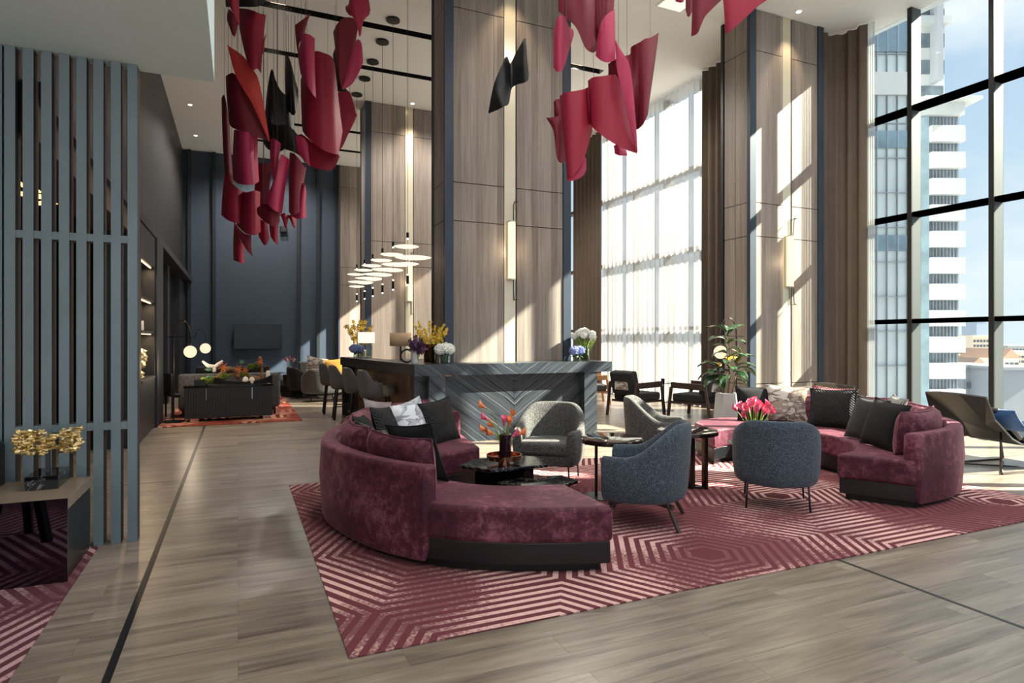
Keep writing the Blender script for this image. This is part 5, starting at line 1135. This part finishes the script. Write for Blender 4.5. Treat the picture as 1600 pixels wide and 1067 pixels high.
# ================================================================== SHELF UNIT ON THE LEFT WALL
t = thing('shelf_unit', 'dark built-in shelf unit with lit niches beyond the screen', 'shelf', (-1.47, 10.87, 0))
bx2 = lambda nm, m, x0, x1, y0, y1, z0, z1: MB().box(x0+1.47, x1+1.47, y0-10.87, y1-10.87, z0, z1).obj(nm, m, t)
bx2('back_panel', M['dark'], -1.72, -1.68, 10.06, 11.69, 0, 3.1)
for a, b in ((10.06, 10.12), (11.63, 11.69)): bx2('side_panel', M['dark'], -1.68, -1.25, a, b, 0, 3.1)
bx2('top_panel', M['dark'], -1.68, -1.25, 10.12, 11.63, 2.62, 3.1)
for z in (2.08, 1.58): bx2('shelf_board', M['dark'], -1.68, -1.26, 10.12, 11.63, z-.035, z)
bx2('counter', M['dark'], -1.68, -1.24, 10.12, 11.63, .82, .86)
for a in (10.12, 10.62, 11.13): bx2('cabinet_door', M['dark'], -1.68, -1.252, a+.004, a+.5, 0.02, .815)
for z in (2.61, 2.035, 1.535):
    bx2('light_strip', M['strip'], -1.31, -1.29, 10.2, 11.55, z-.012, z-.001)
    l = bpy.data.lights.new('shelf_lamp', 'AREA'); l.shape = 'RECTANGLE'; l.size = .05; l.size_y = 1.3; l.energy = 5; l.color = (1, .72, .45)
    o = bpy.data.objects.new('shelf_lamp', l); COL.objects.link(o); o.parent = t; o.location = (.14, 0, z-.02)
deco('figurine', 'white slender figurine on the upper lit shelf', 'figurine', (-1.4, 10.75, 2.081), MB().lathe([(.06, 0), (.07, .12), (.04, .2), (.05, .26), (.02, .34)], n=12), M['egg'], smooth=50)
deco('wire_ornament', 'dark wire ornament on the upper lit shelf', 'ornament', (-1.38, 11.15, 2.081), MB().tube([(.0, .1*math.cos(a), .17+.16*math.sin(a)) for a in [PI*2*i/20 for i in range(20)]], .008, 6).tube([(0, 0, 0), (0, 0, .33)], .008, 6).box(-.04, .04, -.04, .04, 0, .012), M['steel'], smooth=40)
t = thing('picture_frame', 'framed dark picture leaning on the middle shelf', 'picture frame', (-1.45, 11.2, 1.581), R(-8))
MB().box(-.012, .012, -.2, .2, 0, .38).obj('frame', M['leather'], t); MB().box(.012, .02, .19, .2, 0, .38).box(.012, .02, -.2, -.19, 0, .38).box(.012, .02, -.2, .2, .37, .38).obj('frame_edge', M['chrome'], t)
deco('white_cup', 'white cup standing before the frame on the middle shelf', 'cup', (-1.36, 10.9, 1.581), MB().lathe([(.04, 0), (.05, .02), (.045, .15), (.04, .15), (.03, .02)], n=16), M['egg'], smooth=40)
def gilt_coral(name, label, loc, n, sx, sy, sz, s, rnd):
    mb = MB()
    for i in range(n):
        a = rnd.uniform(0, 2*PI); c = (rnd.uniform(-sx, sx), rnd.uniform(-sy, sy), rnd.uniform(0, sz)); k0 = len(mb.v)
        mb.ball(c, s*rnd.uniform(.6, 1.4), 6, 4, sx=rnd.uniform(.7, 1.6), sz=rnd.uniform(.5, 1.2))
        mb.v[k0:] = [tuple(q+rnd.uniform(-.25, .25)*s for q in p) for p in mb.v[k0:]]
    return deco(name, label, 'sculpture', loc, mb, M['brass'])
gilt_coral('gilt_coral', 'gilt coral sculpture standing on the shelf counter', (-1.4, 10.85, 1.05), 50, .07, .2, .22, .05, random.Random(2))
deco('coral_stem', 'thin dark stand under the gilt coral on the shelf', 'stand', (-1.4, 10.85, .861), MB().cyl((0, 0), .05, 0, .02, 12).cyl((0, 0), .012, .02, .17, 8), M['black'])
gilt_coral('gilt_coral', 'low gilt lump on the shelf counter below the coral', (-1.36, 10.5, .89), 22, .05, .12, .06, .04, random.Random(4))

t = thing('wall_speaker', 'small black speaker high on the navy back wall', 'speaker', (1.29, 20.56, 4.87))
MB().box(-.1, .1, -.08, .1, -.1, .1).obj('casing', M['black'], t, bevel=.01); MB().cyl((0, 0), .07, 0, .01, 16).xf(Matrix.Translation((0, -.08, 0)) @ Matrix.Rotation(R(90), 4, 'X')).obj('grille', M['darkpost'], t)
# ---- ring lamps in the dark room behind the screen
def ring_lamp(label, loc, r, rx, ry, top=4.2):
    t = thing('ring_lamp', label, 'pendant light', loc, 0, 'glowing ring lamps behind the screen')
    mb = MB().tube([(r*math.cos(2*PI*i/28), r*math.sin(2*PI*i/28), 0) for i in range(29)], .022, 8).xf(Matrix.Rotation(R(rx), 4, 'X') @ Matrix.Rotation(R(ry), 4, 'Y'))
    mb.obj('ring', M['ring'], t, smooth=True); MB().cyl((0, 0), .005, 0, top-loc[2], 6).obj('cable', M['black'], t)
ring_lamp('upright glowing ring lamp seen through the second screen gap', (-2.2, 9.05, 3.42), .22, 75, 20)
ring_lamp('flat glowing ring lamp just below the upright one', (-2.2, 9.2, 3.18), .26, 8, 5)
ring_lamp('flat glowing ring lamp seen through the third screen gap', (-2.2, 10.3, 3.35), .28, 10, -12)
ring_lamp('small glowing ring lamp seen through the fifth screen gap', (-2.2, 12.1, 3.62), .13, 80, 40)

# ================================================================== CONSOLE, FOREGROUND LEFT
t = thing('console_table', 'low mirrored bronze console table at the left edge', 'console table', (-1.5, 4.75, RZ))
MB().prism([(-1.0, -.285), (.57, -.285), (.57, .36), (-1.0, .36)], .425, .495).obj('top', M['console'], t, bevel=.003)
MB().box(-1.0, .57, -.30, -.287, 0, .494).obj('front_panel', M['blackgloss2'] if 'blackgloss2' in M else plain('dark_mirror', srgb(92, 88, 98), .03, 1), t)
MB().box(.535, .56, -.25, .35, 0, .425).obj('side_panel', M['leather'], t)
t = thing('console_sculpture', 'gnarled gilt sculpture on a black marble block at left', 'sculpture', (-1.133, 4.915, RZ+.496))
MB().box(-.0875, .0875, -.15, .15, 0, .085).obj('marble_base', M['bmarble'], t, bevel=.003)
MB().box(-.012, .012, -.012, .012, .085, .26).obj('post', M['slat_d'], t)
rn = random.Random(9); mb = MB()
for i in range(330):
    x = rn.uniform(-.175, .175); lobe = .045 if abs(x-.03) < .04 else .075
    z = .275+rn.uniform(-lobe, lobe)+.02*(x/.17)**2
    if abs(x-.05) < .022 and abs(z-.28) < .03: continue
    k0 = len(mb.v); s = rn.uniform(.006, .016)
    mb.ball((x, rn.uniform(-.035, .035), z), s, 6, 4, sx=rn.uniform(.8, 2.4), sz=rn.uniform(.4, 1.2))
    mb.v[k0:] = [tuple(q+rn.uniform(-.4, .4)*s for q in p) for p in mb.v[k0:]]
mb.obj('gilt_mass', M['brass'], t)
t = thing('side_table', 'round black table mirrored in the console front', 'side table', (-1.42, 3.42, RZ))
MB().lathe([(.18, .36), (.28, .42), (.29, .45)], n=28).obj('table_top', M['leather'], t, smooth=40)
for i in range(3): a = 2*PI*i/3+.5; MB().bar((.12*math.cos(a), .12*math.sin(a), .37), (.2*math.cos(a), .2*math.sin(a), 0), .05).obj('leg', M['black'], t)
t = thing('dark_armchair', 'black armchair back behind the console at the left edge', 'armchair', (-1.9, 5.12-.17, RZ))
MB().box(-.6, .5, 0, .15, .1, .78).obj('backrest', M['leather'], t, smooth=40, bevel=.03)
MB().box(-.55, .45, -.0, .13, 0, .1).obj('plinth', M['black'], t)

# ================================================================== LEATHER CHAISES BY THE WINDOW
def chaise(label, loc, rz):
    t = thing('lounge_chair', label, 'lounge chair', loc, rz, 'angular leather lounge chairs by the window')
    w = .35
    # folded back shell: centre strip with two wings bent forward; local +x is the foot end
    def sheet(pts, fs, th=.016): return MB().add(pts, fs).obj
    A = [(-.62, -w, .84), (-.62, w, .84), (0, w*.8, .30), (0, -w*.8, .30), (-.70, -.12, .86), (-.70, .12, .86), (-.52, -w-.02, .60), (-.52, w+.02, .60), (-.20, -w*.9, .38), (-.20, w*.9, .38), (-.33, -.13, .52), (-.33, .13, .52)]
    MB().add(A, [(4, 5, 11, 10), (0, 4, 10, 6), (6, 10, 8), (1, 7, 11, 5), (7, 9, 11), (10, 11, 9, 2, 3, 8)]).obj('back_shell', M['gleather'], t, fix=False, solid=.018)
    MB().add([(0, -w*.8, .30), (0, w*.8, .30), (.55, w, .40), (.55, -w, .40), (1.15, w*.9, .36), (1.15, -w*.9, .36)], [(0, 1, 2, 3), (3, 2, 4, 5)]).obj('seat_shell', M['gleather'], t, fix=False, solid=.018)
    m = MB().box(-.5, 0, -w*.78, w*.78, 0, .06).xf(Matrix.Translation((-.01, 0, .33)) @ Matrix.Rotation(R(43), 4, 'Y'))
    m.obj('back_pad', M['leather'], t, smooth=40, bevel=.02)
    m = MB().box(0, 1.1, -w*.8, w*.8, 0, .055).xf(Matrix.Translation((.02, 0, .325)) @ Matrix.Rotation(R(-6), 4, 'Y'))
    m.obj('seat_pad', M['leather'], t, smooth=40, bevel=.02)
    for s in (-1, 1):
        y = s*.31
        MB().tube([(-.28, s*.25, .50), (-.36, y, .03), (-.33, y, .012), (.5, y, .012), (.53, y, .03), (.40, s*.26, .36)], .011, 8).obj('rod_leg', M['steel'], t, smooth=True)
    MB().tube([(-.34, -.31, .012), (.5, .31, .012)], .009, 8).tube([(-.34, .31, .012), (.5, -.31, .012)], .009, 8).obj('cross_rods', M['black'], t, smooth=True)
    return t
chaise('angular grey leather lounge chair at the right picture edge', (7.86, 4.22, 0), R(-8))
chaise('second leather lounge chair hidden behind the right sofa', (7.95, 5.82, 0), R(-8))
pillow('blue velvet pillow on the leather lounge chair', M['blue_fab'], .42, .32, .12, (7.58, 4.02, .58), -8, 42, 0)

# ================================================================== HANGING SHEET SCULPTURE
SM = dict(C=M['C'], D=M['D'], M=M['Mg'], S=M['S'], K=M['K'])
for lab, strips in SHEETS:
    allp = [k for c, cols in strips for k in cols]
    cx = sum(k[0] for k in allp)/len(allp); cy = sum(k[1] for k in allp)/len(allp); cz = max(k[2] for k in allp)
    t = thing('fabric_sheet', lab, 'hanging sculpture', (cx, cy, cz), 0, 'sheets of the hanging sculpture')
    for q, (c, cols) in enumerate(strips):
        n = max(10, len(cols)*5)
        T_ = crom([(a-cx, b-cy, z-cz) for a, b, z, _, _, _ in cols], n); B_ = crom([(a-cx, b-cy, z-cz) for _, _, _, a, b, z in cols], n)
        fn = lambda u, v: tuple(T_[round(u*(n-1))].lerp(B_[round(u*(n-1))], v)+Vector((-.01, -.02, 0))*math.sin(PI*v))
        nu, nv, th = n-1, 6, .004
        G = [[Vector(fn(i/nu, j/nv)) for j in range(nv+1)] for i in range(nu+1)]
        NN = [[((G[min(nu, i+1)][j]-G[max(0, i-1)][j]).cross(G[i][min(nv, j+1)]-G[i][max(0, j-1)])) for j in range(nv+1)] for i in range(nu+1)]
        NN = [[(v.normalized() if v.length > 1e-9 else Vector((0, 1, 0)))*th for v in r] for r in NN]
        mb = MB(); at = lambda sg: (lambda u, v: tuple(G[round(u*nu)][round(v*nv)]+NN[round(u*nu)][round(v*nv)]*sg))
        mb.grid(at(1), nu, nv); mb.grid(at(-1), nu, nv)
        rim = [(i, 0) for i in range(nu)]+[(nu, j) for j in range(nv)]+[(i, nv) for i in range(nu, 0, -1)]+[(0, j) for j in range(nv, 0, -1)]
        m = len(rim); mb.add([tuple(G[i][j]+NN[i][j]*sg) for sg in (1, -1) for i, j in rim], [(k, (k+1) % m, m+(k+1) % m, m+k) for k in range(m)])
        mb.obj('sheet' if q == 0 else 'fold', SM[c], t, smooth=True, fix=False)
    for k in (strips[0][1][1], strips[0][1][-2]):
        MB().tube([(k[0]-cx, k[1]-cy, k[2]-cz-.02), (k[0]-cx, k[1]-cy, HC-cz)], .0025, 4).obj('wire', M['wire'], t)
bpy.context.view_layer.update()
